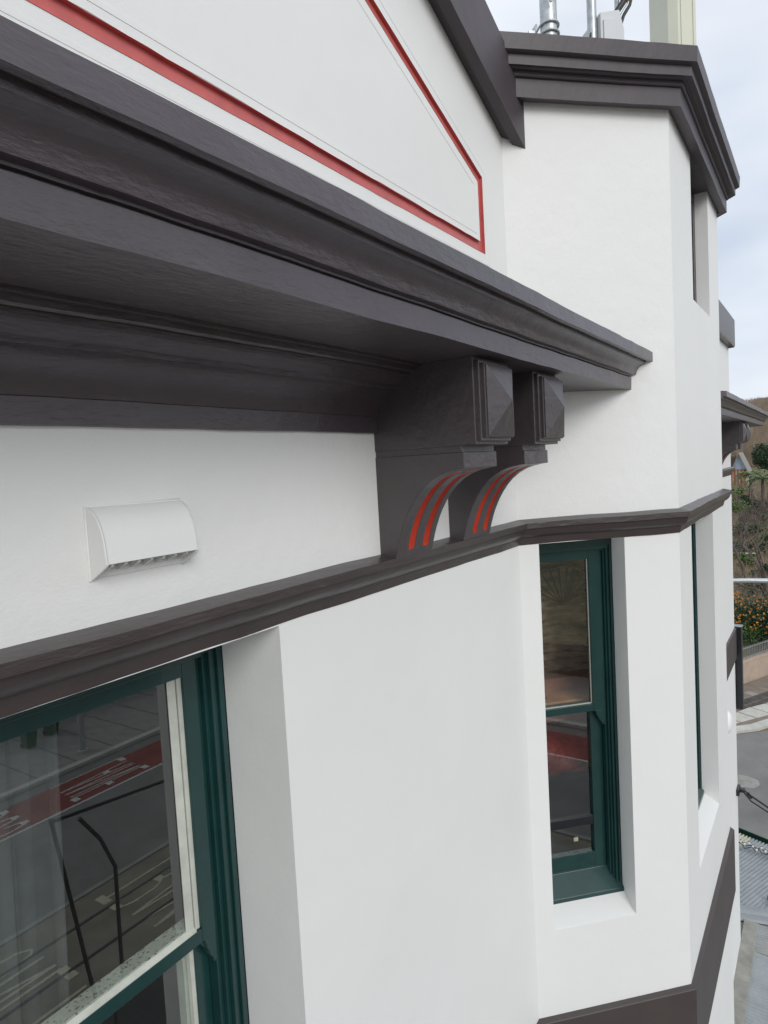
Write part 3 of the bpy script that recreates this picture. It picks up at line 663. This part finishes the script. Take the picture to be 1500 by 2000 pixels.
mb = MB(); poly = [(-3, -.01), (9.34, -.01), tuple(AB(.02, 7)), tuple(AB(2.5, 7)), tuple(AB(2.5, -2.9)), (-3, -2.72)]; mb.prism(poly, lambda p, t: (p[0], p[1], t), zA-.36, zA-.29); mb.build('soffit', 'lgrey', aw)
mb = MB(); mb.box((9.25, -.7, zA-.03), (10.25, .12, zA+.002)); mb.build('flashing', 'flash', aw)
# tie rod and its bracket
tr = thing('tie_rod', 'dark steel tie rod running from the far wall corner down over the street', 'rod', (9.3, -.01, -4.36))
mb = MB(); mb.box((9.16, -.035, -4.42), (9.34, .0, -4.34)); mb.box((9.24, -.09, -4.40), (9.31, -.03, -4.36)); mb.build('wall_bracket', 'black', tr, bevel=.004)
mb = MB(); pe = AB(2.5, -1.0); 
mb.tube([(9.28, -.08, -4.38), (9.5, -.10, -4.52), (pe.x, pe.y, zA+.02)], .012, 6); mb.tube([(9.28, -.085, -4.42), (9.6, -.125, -4.66), (pe.x, pe.y-.02, zA+.0)], .010, 6); mb.build('rod', 'black', tr)
mb = MB(); mb.tube([(9.5, -.10, -4.52), (9.62, -.125, -4.62)], .022, 6); mb.build('turnbuckle', 'black', tr)

fs = thing('festoon_lights', 'tangled black festoon cable with white bulbs lying on the awning', 'lights', (11.7, 0, zA+.05))
rn = random.Random(4); pts = []
for k in range(26):
    t = k/25; p = Vector((11.78-.2*t+.05*math.sin(k*1.3), .26-.75*t, zA+.04+.02*rn.random())); pts.append(p+Vector((rn.uniform(-.035, .035), 0, 0)))
mb = MB(); mb.tube(pts, .008, 5); mb.tube([p+Vector((-.07+.03*math.sin(i), .02, 0)) for i, p in enumerate(pts)], .007, 5); mb.build('cable', 'black', fs)
for k in range(1, 25, 2):
    p = pts[k]+Vector((rn.uniform(-.10, .02), 0, .02)); V = []
    for i in range(6):
        a_ = math.pi*(i+.5)/6
        for j in range(8): t = 2*math.pi*j/8; V.append((p.x+.019*math.sin(a_)*math.cos(t), p.y+.019*math.sin(a_)*math.sin(t), p.z+.022*math.cos(a_)))
    F = [(i*8+j, i*8+(j+1) % 8, (i+1)*8+(j+1) % 8, (i+1)*8+j) for i in range(5) for j in range(8)]+[tuple(range(8)), tuple(range(40, 48))]
    mk('bulb', V, F, 'bulb', fs, smooth=60)
    mb = MB(); mb.tube([p+Vector((.02, 0, 0)), p+Vector((.05, .005, 0))], .012, 6); mb.build('socket', 'black', fs)
mo = thing('discarded_bottle', 'small maroon bottle left lying on the awning by the right edge', 'bottle', (10.35, -.3, zA+.05))
mb = MB(); mb.tube([(10.42, -.235, zA+.055), (10.42, -.42, zA+.055), (10.42, -.46, zA+.055), (10.42, -.53, zA+.055)], [.03, .03, .012, .012], 10); mb.build('body', 'maroon', mo)
mb = MB(); mb.tube([(10.28, -.27, zA+.05), (10.26, -.5, zA+.05)], [.026, .020], 8); mb.build('black_rod', 'black', mo)  # black tapered rod lying beside the maroon one

# ---------------------------------------------------------------- roof aerials behind the parapet
nb = Vector((1, 1)).normalized(); eb = Vector((1, -1)).normalized()
def BP(s, t):
    s += .053; p = Vector((x0, 0))+eb*s+nb*t; return (p.x, p.y)
t1 = thing('mast', 'thick galvanised steel mast with clamped U-bolts, leftmost above the parapet', 'mast', BP(.475, .64)+(1.38,))
c = BP(.475, .64); r = .0395
mb = MB(); mb.tube([(c[0], c[1], 1.38), (c[0], c[1], 3.2)], r, 20); mb.build('pole', 'galv', t1, smooth=40)
def ubolt(cx, cy, z, r, par, tilt=0):
    mb = MB(); pp = []
    for k in range(13):
        a_ = math.radians(-90+180*k/12); pp.append((cx-nb.x*(r+.006)*math.cos(a_)+eb.x*(r+.006)*math.sin(a_), cy-nb.y*(r+.006)*math.cos(a_)+eb.y*(r+.006)*math.sin(a_), z+tilt*math.cos(a_)))
    pp = [(pp[0][0]+nb.x*.09, pp[0][1]+nb.y*.09, z-tilt)]+pp+[(pp[-1][0]+nb.x*.09, pp[-1][1]+nb.y*.09, z-tilt)]
    mb.tube(pp, .0052, 8); mb.build('u_bolt', 'galv', par, smooth=50)
ubolt(c[0], c[1], 2.045, r, t1, .004); ubolt(c[0], c[1], 2.005, r, t1, .004)
mb = MB(); mb.box((-.052, .03, 1.93), (-.044, .10, 2.075), fr=lambda s, t, z: BP(.475+s, .64+t)+(z,)); mb.box((.055, .03, 1.93), (.061, .10, 2.03), fr=lambda s, t, z: BP(.475+s, .64+t)+(z,))
mb.box((-.085, .036, 2.035), (-.05, .05, 2.048), fr=lambda s, t, z: BP(.475+s, .64+t)+(z,)); mb.build('clamp_plate', 'galv', t1)
mb = MB(); mb.tube([BP(.405, .60)+(2.26,), BP(.432, .585)+(2.19,), BP(.462, .58)+(2.12,)], .0065, 8); mb.build('step_rung', 'galv', t1)
mb = MB(); mb.tube([BP(.525, .60)+(2.24,), BP(.535, .60)+(2.19,), BP(.548, .60)+(2.185,), BP(.552, .60)+(2.25,)], .0065, 8); mb.build('step_rung', 'galv', t1)
t2 = thing('mast', 'slim galvanised pole beside the pale cabinet above the parapet', 'mast', BP(.70, .64)+(1.38,))
c = BP(.70, .64); mb = MB(); mb.tube([c+(1.38,), c+(3.2,)], .0225, 16); mb.build('pole', 'galv', t2, smooth=40)
mb = MB(); mb.tube([BP(.64, .62)+(2.22,), BP(.69, .62)+(2.245,)], .006, 8); mb.build('spike', 'galv', t2)
mb = MB(); mb.tube([BP(.655, .62)+(1.90,), BP(.672, .62)+(1.99,), BP(.682, .62)+(2.02,)], .004, 6); mb.build('stay_wire', 'black', t2)
t3 = thing('equipment_cabinet', 'pale grey slope-sided cabinet between the poles above the parapet', 'cabinet', BP(.775, .64)+(1.38,))
mb = MB(); mb.prism([(.722, 1.38), (.846, 1.38), (.846, 2.035), (.823, 2.125), (.722, 2.105)], lambda p, t: BP(p[0], t)+(p[1],), .60, .78); mb.build('cabinet_body', 'lgrey', t3, bevel=.004)
mb = MB(); mb.prism([(.735, 1.14), (.800, 1.14), (.800, 2.08), (.735, 2.07)], lambda p, t: BP(p[0], t)+(p[1],), .592, .60); mb.build('cabinet_door', 'lgrey', t3, bevel=.002)
t4 = thing('conduit', 'black flexible conduits with yellow tape curving up from the pale cabinet', 'cable', BP(.84, .66)+(2.10,))
for k, (mm, rr, off) in enumerate((('black', .015, 0), ('galv', .006, .026), ('black', .007, .038))):
    mb = MB(); mb.tube([BP(.81+off*1.1, .66)+(2.085-off*.7,), BP(.845+off, .66)+(2.155-off*.4,), BP(.88+off, .66)+(2.20-off*.2,), BP(.905+off, .66)+(2.28,), BP(.90+off, .66)+(2.5,)], rr, 10); mb.build('tube', mm, t4, smooth=50)
mb = MB(); mb.tube([BP(.905, .66)+(2.215,), BP(.925, .66)+(2.25,)], .017, 10); mb.build('tape_band', 'yellow', t4)
t5 = thing('mast', 'thin grey pole behind the curved black conduits', 'mast', BP(.885, .72)+(1.38,))
c = BP(.885, .72); mb = MB(); mb.tube([c+(1.38,), c+(2.30,)], .0125, 12); mb.build('pole', 'galv', t5, smooth=40)
t6 = thing('antenna_housing', 'broad cream panelled antenna housing at the right end of the parapet', 'antenna', BP(1.4, 1.1)+(1.38,))
mb = MB(); pl = [(1.385, 1.03), (1.425, .995), (1.535, .995), (1.56, 1.03), (1.56, 1.2), (1.385, 1.2)]
mb.prism(pl, lambda p, t: BP(*p)+(t,), 1.38, 3.6); mb.build('housing', 'radome', t6, bevel=.004)
for s_ in (1.44, 1.515):
    mb = MB(); mb.box((s_, .990, 1.39), (s_+.004, .997, 3.6), fr=lambda s, t, z: BP(s, t)+(z,)); mb.build('seam_strip', 'radome', t6)

# ---------------------------------------------------------------- things inside the window in the splayed wall
def IB(s, t, z): return FB(s, t, z)
hg = thing('streaked_sheet', 'brown streaked sheet with a dark arch and radiating ribs indoors', 'wall hanging', IB(.42, .62, -1.0))  # streaked brown sheet with arch and ribs, set close behind the pane
mb = MB(); n = 24; V = []
for i in range(n+1):
    for j in range(30):
        s = -.05+1.0*i/n; z = -1.02+.72*j/29; V.append(IB(s, .44+.02*math.sin(s*22)+.02*mnoise.noise(Vector((s*6, z*30, 0))), z))
mb.add(V, [(i*30+j, i*30+j+1, (i+1)*30+j+1, (i+1)*30+j) for i in range(n) for j in range(29)]); mb.build('cloth', 'streakb', hg, smooth=60)
mb = MB(); ax, az, rr = .37, -.667, .19
mb.tube([IB(ax+rr*math.cos(math.radians(t)), .40, az+rr*.95*math.sin(math.radians(t))) for t in range(-5, 186, 8)], .011, 6)
mb.build('arch_rim', 'black', hg)
for t in range(25, 160, 14):
    mb = MB(); mb.tube([IB(ax+.02*math.cos(math.radians(t)), .40, az), IB(ax+rr*.95*math.cos(math.radians(t)), .40, az+rr*.85*math.sin(math.radians(t)))], [.003, .005 if t != 67 else .016], 6); mb.build('rib', 'black', hg)
tb = thing('table', 'red brown timber cabinet with an orange ledge inside the splayed window', 'cabinet', IB(.3, .4, -1.4))
mb = MB(); mb.box((-.02, .34, -1.20), (.75, .42, -1.0), fr=IB); mb.build('top', 'timber', tb, bevel=.003)
mb = MB(); mb.box((-.02, .22, -1.085), (.60, .36, -1.060), fr=IB); mb.build('ledge', 'orange', tb, bevel=.003)
rd = thing('red_cloth', 'crumpled red cloth heaped over a seat inside the splayed window', 'cloth', IB(.3, .35, -1.5))
V = []; n = 26
for i in range(n+1):
    for j in range(n+1):
        s = -.05+.65*i/n; t = .20+.32*j/n; z = -1.33+.05*mnoise.noise(Vector((s*7, t*9, 1)))+.02*mnoise.noise(Vector((s*22, t*20, 3)))+(t-.36)*.35; V.append(IB(s, t, z))
mk('fabric', V, [(i*(n+1)+j, i*(n+1)+j+1, (i+1)*(n+1)+j+1, (i+1)*(n+1)+j) for i in range(n) for j in range(n)], 'redcloth', rd, smooth=80)
bx = thing('side_table', 'dark low table top under the red cloth inside the splayed window', 'table', IB(.3, .3, -1.8))
mb = MB(); mb.box((-.02, .16, -1.60), (.55, .50, -1.56), fr=IB); mb.build('top', 'blackbox', bx, bevel=.003)
for (s, t) in ((0, .18), (.5, .18), (0, .47), (.5, .47)): mb = MB(); mb.box((s, t, -2.6), (s+.03, t+.02, -1.601), fr=IB); mb.build('leg', 'room', bx)
cdn = thing('card', 'small cream card propped on the inner sill of the splayed window', 'card', IB(.29, .2, -1.66))
mb = MB(); mb.box((.268, .172, -1.672), (.288, .176, -1.655), fr=IB); mb.build('card_sheet', 'cardy', cdn)
# sheer curtain folds behind the big window
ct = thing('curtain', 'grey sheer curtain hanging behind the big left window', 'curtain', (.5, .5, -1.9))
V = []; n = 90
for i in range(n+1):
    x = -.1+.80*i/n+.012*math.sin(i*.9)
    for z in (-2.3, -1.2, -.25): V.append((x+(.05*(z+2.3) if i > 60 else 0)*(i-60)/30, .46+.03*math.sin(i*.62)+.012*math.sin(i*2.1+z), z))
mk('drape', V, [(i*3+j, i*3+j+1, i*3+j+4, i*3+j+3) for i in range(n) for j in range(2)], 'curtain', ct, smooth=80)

# ---------------------------------------------------------------- work platform carrying the photographer (seen only in the glass)
wp = thing('work_platform', 'dark tubular guard rail of a lift platform mirrored in the big window', 'platform', (1.5, -1.3, -2.4))
def MR(x, y, z): return (x, .454-y, z)    # mirror of a point in the plane of the pane
mb = MB(); mb.tube([MR(1.41, 1.72, -1.39), MR(1.60, 1.72, -2.75)], .009, 8); mb.build('post', 'black', wp)
mb = MB(); mb.tube([MR(1.41, 1.72, -1.40), MR(2.15, 1.72, -1.49)], .008, 8); mb.build('top_rail', 'black', wp)
mb = MB(); mb.tube([MR(1.53, 1.72, -1.44), MR(1.62, 1.72, -1.58), MR(1.68, 1.72, -1.74), MR(1.66, 1.72, -2.75)], .009, 8); mb.build('brace', 'black', wp)
mb = MB(); mb.box((.9, -1.75, -2.83), (2.2, -1.2, -2.75)); mb.build('deck', 'black', wp)
mb = MB(); mb.tube([(1.45, -1.5, -2.83), (1.0, -2.6, -4.9), (2.2, -4.0, -G+.6)], [.05, .06, .07], 8); mb.build('boom', 'black', wp)
mb = MB(); mb.box((1.6, -4.6, -G+.15), (2.9, -3.4, -G+.62)); mb.build('base', 'black', wp)

# ---------------------------------------------------------------- across the main street (in the reflections)
pl = thing('street_pole', 'round grey street pole on the pavement across the road', 'pole', (11.95, -19.1, -G+.09))
mb = MB(); mb.tube([(11.95, -19.1, -G+.09), (11.95, -19.1, -G+8)], .11, 12); mb.build('shaft', 'galv', pl, smooth=50)
mb = MB(); mb.tube([(11.95, -19.1, -G+.09), (11.95, -19.1, -G+.17)], .17, 12); mb.build('base_collar', 'pathw', pl)
for (x, y, lid, lab) in ((11.3, -21.2, 'binG', 'green wheelie bin with green lid across the road'), (12.3, -21.6, 'binB', 'green wheelie bin with blue lid across the road')):
    bn = thing('wheelie_bin', lab, 'bin', (x, y, -G+.09), 'wheelie bins across the road')
    mb = MB(); z = -G+.14
    mb.add([(x-.16, y-.18, z), (x+.16, y-.18, z), (x+.16, y+.14, z), (x-.16, y+.14, z), (x-.21, y-.24, z+.62), (x+.21, y-.24, z+.62), (x+.21, y+.22, z+.62), (x-.21, y+.22, z+.62)], [(0, 3, 2, 1), (4, 5, 6, 7), (0, 1, 5, 4), (1, 2, 6, 5), (2, 3, 7, 6), (3, 0, 4, 7)]); mb.build('tub', 'binG', bn, bevel=.01)
    mb = MB(); mb.prism([(-.26, .625), (.25, .625), (.24, .67), (-.2, .70), (-.28, .66)], lambda p, t: (x+t, y+p[0], z+p[1]), -.23, .23); mb.build('lid', lid, bn)
    for s_ in (-.17, .17): mb = MB(); mb.tube([(x+s_-.02, y-.18, z+.04), (x+s_+.02, y-.18, z+.04)], .08, 12); mb.build('wheel', 'black', bn)
fn = thing('timber_fence', 'dark paling fence along the back of the opposite pavement', 'fence', (10, -23.3, -G))
mb = MB(); mb.box((-30, -23.42, -G), (50, -23.38, -G+1.3)); mb.build('rail_backing', 'bark', fn)
for k in range(120): mb = MB(); mb.box((-5+k*.25, -23.38, -G), (-5+k*.25+.22, -23.35, -G+1.35+.03*(k % 2))); mb.build('paling', 'bark', fn)

# ---------------------------------------------------------------- far end of the side street
rw = thing('retaining_wall', 'pink cream rendered retaining wall beyond the street corner', 'wall', (28, 1.4, -G))
d_ = Vector((.905, -.424)); q0 = Vector((27.46, 1.72)); nn = Vector((.424, .905))
mb = MB()
def RW(s, t, z): p = q0+d_*s+nn*t; return (p.x, p.y, z)
mb.box((-12, 0, -G), (12, .2, -G+.82), fr=RW); mb.build('wall_face', 'retain', rw); mb = MB(); mb.box((-12, -.03, -G+.82), (12, .23, -G+.90), fr=RW); mb.build('coping', 'retain', rw, bevel=.01)
fe = thing('railing', 'low grey picket railing on top of the retaining wall', 'railing', RW(0, .1, -G+.9))
mb = MB(); mb.box((-6, .09, -G+.96), (8, .12, -G+.985), fr=RW); mb.box((-6, .09, -G+1.30), (8, .12, -G+1.33), fr=RW); mb.build('rail', 'railing', fe)
for k in range(120): mb = MB(); mb.box((-6+k*.115, .095, -G+.9), (-6+k*.115+.022, .115, -G+1.38), fr=RW); mb.build('picket', 'railing' , fe)

def leafcloud(mb, c, r, n, size, rn, flat=1.0, mi_=0):
    for k in range(n):
        while True:
            p = Vector((rn.uniform(-1, 1), rn.uniform(-1, 1), rn.uniform(-1, 1)))
            if .15 < p.length < 1: break
        p = p*(.55+.45*p.length)
        q = Vector((c[0]+p.x*r[0], c[1]+p.y*r[1], c[2]+p.z*r[2])); a_ = Vector((rn.gauss(0, 1), rn.gauss(0, 1), rn.gauss(0, .7))).normalized()
        b_ = a_.cross(Vector((rn.gauss(0, 1), rn.gauss(0, 1), rn.gauss(0, 1)))).normalized(); s_ = size*rn.uniform(.6, 1.3)
        mb.add([q-a_*s_, q+b_*s_*.5, q+a_*s_, q-b_*s_*.5], [(0, 1, 2, 3)], mi_)
def bush(name, label, cat, c, r, n, size, m_, seed, group=None, flowers=0, clumps=9):
    rn = random.Random(seed); base = (c[0], c[1], c[2]-r[2]*1.1)
    t = thing(name, label, cat, base, group); mb = MB()
    for k in range(clumps):
        cc = (c[0]+rn.uniform(-.6, .6)*r[0], c[1]+rn.uniform(-.6, .6)*r[1], c[2]+rn.uniform(-.6, .6)*r[2]); f = rn.uniform(.35, .6)
        leafcloud(mb, cc, [v*f for v in r], n//clumps, size, rn)
    mb.build('foliage', m_, t, recalc=False)
    mb = MB()
    for k in range(5): mb.tube([base, (c[0]+rn.uniform(-.5, .5)*r[0], c[1]+rn.uniform(-.5, .5)*r[1], c[2]+rn.uniform(-.2, .5)*r[2])], [.05, .015], 5)
    mb.build('stem', 'bark', t)
    if flowers:
        mb = MB()
        for k in range(flowers):
            a_ = rn.uniform(math.pi*.5, math.pi*1.5); h = rn.uniform(-.5, 1); p = (c[0]+r[0]*.95*math.cos(a_)*math.sqrt(max(0, 1-h*h*.8)), c[1]+r[1]*math.sin(a_), c[2]+r[2]*h*.9)
            leafcloud(mb, p, (.06, .06, .05), 7, .035, rn)
        mb.build('blossom', 'flower', t, recalc=False)
    return t
bush('flowering_shrub', 'big green shrub covered in orange blossom behind the railing', 'shrub', (31.0, 1.35, -7.0), (1.3, 1.7, 1.2), 9000, .055, 'leafd', 3, flowers=260, clumps=18)
bush('shrub', 'low leafy green shrub beside the orange-flowering one', 'shrub', (30.0, 1.6, -7.55), (.7, .8, .5), 1600, .05, 'leaf', 5)
def bare_tree(name, label, base, h, seed, spread=.5, group='leafless trees on the slope', r0=.16, lv=5):
    rn = random.Random(seed); t = thing(name, label, 'tree', base, group)
    mt = MB(); mbr = MB()
    def grow(p, d, l, r, lev, mb):
        pts = [p]; q = p.copy(); dd = d.copy()
        for k in range(4):
            dd = (dd+Vector((rn.gauss(0, .14), rn.gauss(0, .14), rn.gauss(0, .10)+.02))).normalized(); q = q+dd*l/4; pts.append(q.copy())
        mb.tube(pts, [r*(1-.12*k) for k in range(5)], 6 if lev > 2 else 4, caps=False)
        if lev == 0: return
        for k in range(3 if lev > 1 else 4):
            nd = (dd+Vector((rn.gauss(0, 1), rn.gauss(0, 1), rn.gauss(0, .8)))*spread).normalized()
            st = pts[rn.choice([2, 3, 4, 4])]
            grow(st, nd, l*rn.uniform(.6, .82), r*.55, lev-1, mbr)
    grow(Vector(base), Vector((0, 0, 1)), h*.33, r0, lv, mt)
    mt.build('trunk', 'bark', t, smooth=60); mbr.build('crown', 'bark', t, smooth=60)
bare_tree('bare_tree', 'tall leafless grey tree with forked trunk behind the orange shrub', (35.5, 1.45, -8.0), 6.6, 11, spread=.6, r0=.13, lv=6)
bare_tree('bare_tree', 'leafless tree partly hidden by the building edge on the slope', (44, 3.1, -7.9), 6.4, 12, spread=.62, r0=.11, lv=6)
bare_tree('bare_tree', 'leafless tree farther up the slope left of the palms', (62, 3.8, -7.7), 6.5, 15, lv=4)
bare_tree('bare_tree', 'leafless tree right of the frame beside the tall one', (40, .2, -7.9), 6.0, 17, lv=4)
sw = thing('low_wall', 'pale stone low wall on the grass behind the bare trees', 'wall', (52, 3.4, -8))
mb = MB(); mb.box((51.5, 3.1, -7.9), (51.9, 4.1, -7.3)); mb.build('stonework', 'stonew', sw)
for k, (x, y, r) in enumerate(((70, 4.1, .9), (78, 3.3, 1.1), (58, 2.6, .8), (85, 5.6, 1.2), (92, 4.2, 1.3))):
    bush('scrub_bush', ['small olive bush low on the slope', 'olive bush midway up the slope', 'nearest round bush on the dry slope', 'bush at the building edge on the slope', 'uppermost olive bush below the palms'][k], 'bush', (x, y, ground_h(x, y)+r*.5), (r, r, r*.7), 900, .12, 'leafd' if k % 2 else 'leaf', 30+k, 'bushes on the dry slope', clumps=6)
rn = random.Random(77)
for k in range(16):
    x = 40+4.2*k+rn.uniform(-1, 1); y = -1+x*math.tan(math.radians(rn.uniform(3.4, 6.4))); r = rn.uniform(.5, .95)*(1+x/130)
    bush('scrub_bush', 'leafy low bush in the thicket on the dry slope behind the railing', 'bush', (x, y, hill_h(x, y)+r*.4), (r, r*1.1, r*.7), 700, .07+.0009*x, ['leaf', 'leafd', 'palm', 'leafd'][k % 4], 60+k, 'bushes in the slope thicket', clumps=7)
for k, (x, y) in enumerate(((50, 2.6), (57, 4.6), (66, 3.4), (74, 5.2))):
    bare_tree('bare_tree', 'slender leafless tree in the thicket on the slope', (x, y, hill_h(x, y)), 4.6, 40+k, group='slender leafless trees in the thicket', spread=.65, r0=.09, lv=4)
# grass and twiggy undergrowth
rn = random.Random(9); mb = MB()
for k in range(15000):
    x = rn.uniform(31.5, 120); y = -1+x*math.tan(math.radians(rn.uniform(1.5, 9))); z = hill_h(x, y)-.1
    s_ = rn.uniform(.15, .5)*(1+x/90); a_ = rn.uniform(0, 6.28)
    tip = Vector((x+rn.gauss(0, .3)*s_, y+rn.gauss(0, .4)*s_, z+s_+.2)); wv = Vector((math.cos(a_), math.sin(a_), 0))*(.010+x*.00022)
    mb.add([Vector((x, y, z))-wv, Vector((x, y, z))+wv, tip], [(0, 1, 2)])
tagp(mb.build('undergrowth', 'twig', recalc=False), kind='stuff')
mb = MB()
for k in range(16000):
    x = rn.uniform(150, 330); y = -1+x*math.tan(math.radians(rn.uniform(1.0, 9))); z = hill_h(x, y)-.5
    h = rn.uniform(2.0, 5.5); wv = Vector((0, 1, 0))*rn.uniform(.04, .12); lx = Vector((rn.gauss(0, .4), rn.gauss(0, .6), h+.5))
    p = Vector((x, y, z)); mb.add([p-wv, p+wv, p+lx+wv*.3, p+lx-wv*.3], [(0, 1, 2, 3)])
    for j in range(3):
        q = p+lx*rn.uniform(.45, .95); e_ = q+Vector((rn.gauss(0, .3), rn.gauss(0, .8), rn.uniform(.4, 1.2))); mb.add([q-wv*.4, q+wv*.4, e_], [(0, 1, 2)])
tagp(mb.build('hillside_wood', 'twig', recalc=False), kind='stuff')
# trees and houses in the middle distance
bush('evergreen_tree', 'dark green dense evergreen below the brown hillside at the right edge', 'tree', (112, 6.6, -1.7), (2.0, 1.7, 2.0), 4200, .16, 'leafd', 21, clumps=14)
def palm(label, base, h, seed):
    rn = random.Random(seed); t = thing('palm_tree', label, 'palm', base, 'palms below the evergreen'); b_ = Vector(base)
    mb = MB(); mb.tube([b_, b_+Vector((0, 0, h))], [.22, .15], 8); mb.build('trunk', 'bark', t)
    top = b_+Vector((0, 0, h))
    for k in range(16):
        a_ = 2*math.pi*k/16+rn.uniform(-.2, .2); d = Vector((math.cos(a_), math.sin(a_), 0)); e_ = rn.uniform(.2, 1.1); mb = MB(); ln = rn.uniform(1.6, 2.2)
        for j in range(12):
            u = (j+1)/12; p = top+d*ln*u+Vector((0, 0, ln*(e_*u-1.1*u*u))); sd_ = Vector((-d.y, d.x, 0))
            for s_ in (-1, 1): mb.add([p, p+d*.26, p+sd_*s_*.75*(1.1-u)+d*.3-Vector((0, 0, .18))], [(0, 1, 2)])
        mb.build('frond', 'palm', t, recalc=False)
palm('bright green palm standing left of the other beside the striped house', (88, 6.4, -7.1), 3.9, 1)
palm('bright green palm at the right edge under the evergreen', (84, 4.9, -7.1), 3.6, 2)
hs = thing('gabled_house', 'small red and white striped house with a pale blue corrugated gable', 'house', (120, 10.0, -6.4))
# gable faces the camera
hx, hy = 118, 10.45; hw = 1.0; ez = -3.4; rz = -1.0
mb = MB(); mb.box((hx, hy-hw+.12, -7), (hx+6, hy+hw*2.6, ez)); mb.build('wall', 'stonew', hs)
for k in range(6): mb = MB(); mb.box((hx-.06, hy-hw+.14+k*.46, -6.9), (hx+.0, hy-hw+.14+k*.46+.27, ez-.02)); mb.build('brick_pier', 'brick', hs)
mb = MB(); mb.prism([(hy-hw, ez), (hy+hw, ez), (hy, rz)], lambda p, t: (t, p[0], p[1]), hx-.1, hx+.1); mb.build('gable', 'bluem', hs)
for k in range(9): 
    yy = hy-hw+.15+k*.2; hh = (1-abs(yy-hy)/hw)*(rz-ez)
    if hh > .15: mb = MB(); mb.box((hx-.14, yy, ez), (hx-.1, yy+.08, ez+hh-.08)); mb.build('metal_rib', 'bluem', hs)
mb = MB(); th = .22
for s_ in (-1, 1):
    mb.prism([(hy+s_*(hw+.35), ez-.6), (hy, rz+.25), (hy, rz), (hy+s_*(hw+.2), ez-.6)], lambda p, t: (t, p[0], p[1]), hx-.5, hx+6)
mb.build('roof', 'flash', hs)
mb = MB(); mb.prism([(hy+.3, ez), (hy+6, ez), (hy+6, rz-.3), (hy+.8, rz-.3)], lambda p, t: (hx+1.2+t*1.0, p[0], p[1]), 0, 3); mb.build('roof', 'roofb', hs)
h2 = thing('ochre_house', 'ochre walled house behind the trees at the foot of the hillside', 'house', (165, 13, -3))
mb = MB(); mb.box((165, 11.0, -4), (172, 16.5, .1)); mb.build('wall', 'ochre', h2); mb = MB(); mb.box((164.5, 10.6, .1), (172.5, 17, .45)); mb.build('roof', 'roofb', h2)
for k in range(3): mb = MB(); mb.box((164.9, 11.6+k*1.6, -1.9), (165.0, 12.4+k*1.6, -.7)); mb.build('window', 'room', h2)
h3 = thing('hilltop_house', 'grey roofed house on the skyline at the right edge', 'house', (300, 20, 14.5))
mb = MB(); mb.box((300, 14, 12), (310, 23, 17.2)); mb.build('wall', 'stonew', h3)
mb = MB(); mb.prism([(13.2, 17.2), (24, 17.2), (22.4, 18.9), (14.4, 18.9)], lambda p, t: (t, p[0], p[1]), 299, 311); mb.build('roof', 'iron', h3)
for k in range(4): mb = MB(); mb.box((299.8, 14.8+k*2.1, 14.8), (300, 16+k*2.1, 16.4)); mb.build('window', 'room', h3)
# outreach arm crossing in front of the trees
la = thing('lamp_arm', 'pale grey outreach arm of a street light crossing before the bare trees', 'street light', (17.5, -1.2, -G))
mb = MB(); mb.tube([(16.2, .95, -2.92), (16.6, .5, -2.96), (17.3, -.6, -3.05)], [.045, .052, .062], 10); mb.build('arm', 'galv', la, smooth=50)
mb = MB(); mb.tube([(17.3, -.6, -G), (17.3, -.6, -2.9)], [.12, .08], 12); mb.build('pole', 'galv', la, smooth=50)
mb = MB(); mb.prism([(0, 0), (.5, 0), (.46, .08), (.05, .1)], lambda p, t: (15.75+p[0]+0*t, 1.5-p[0]*1.1+t, -2.93+p[1]), -.08, .08); mb.build('lamp_head', 'lgrey', la)
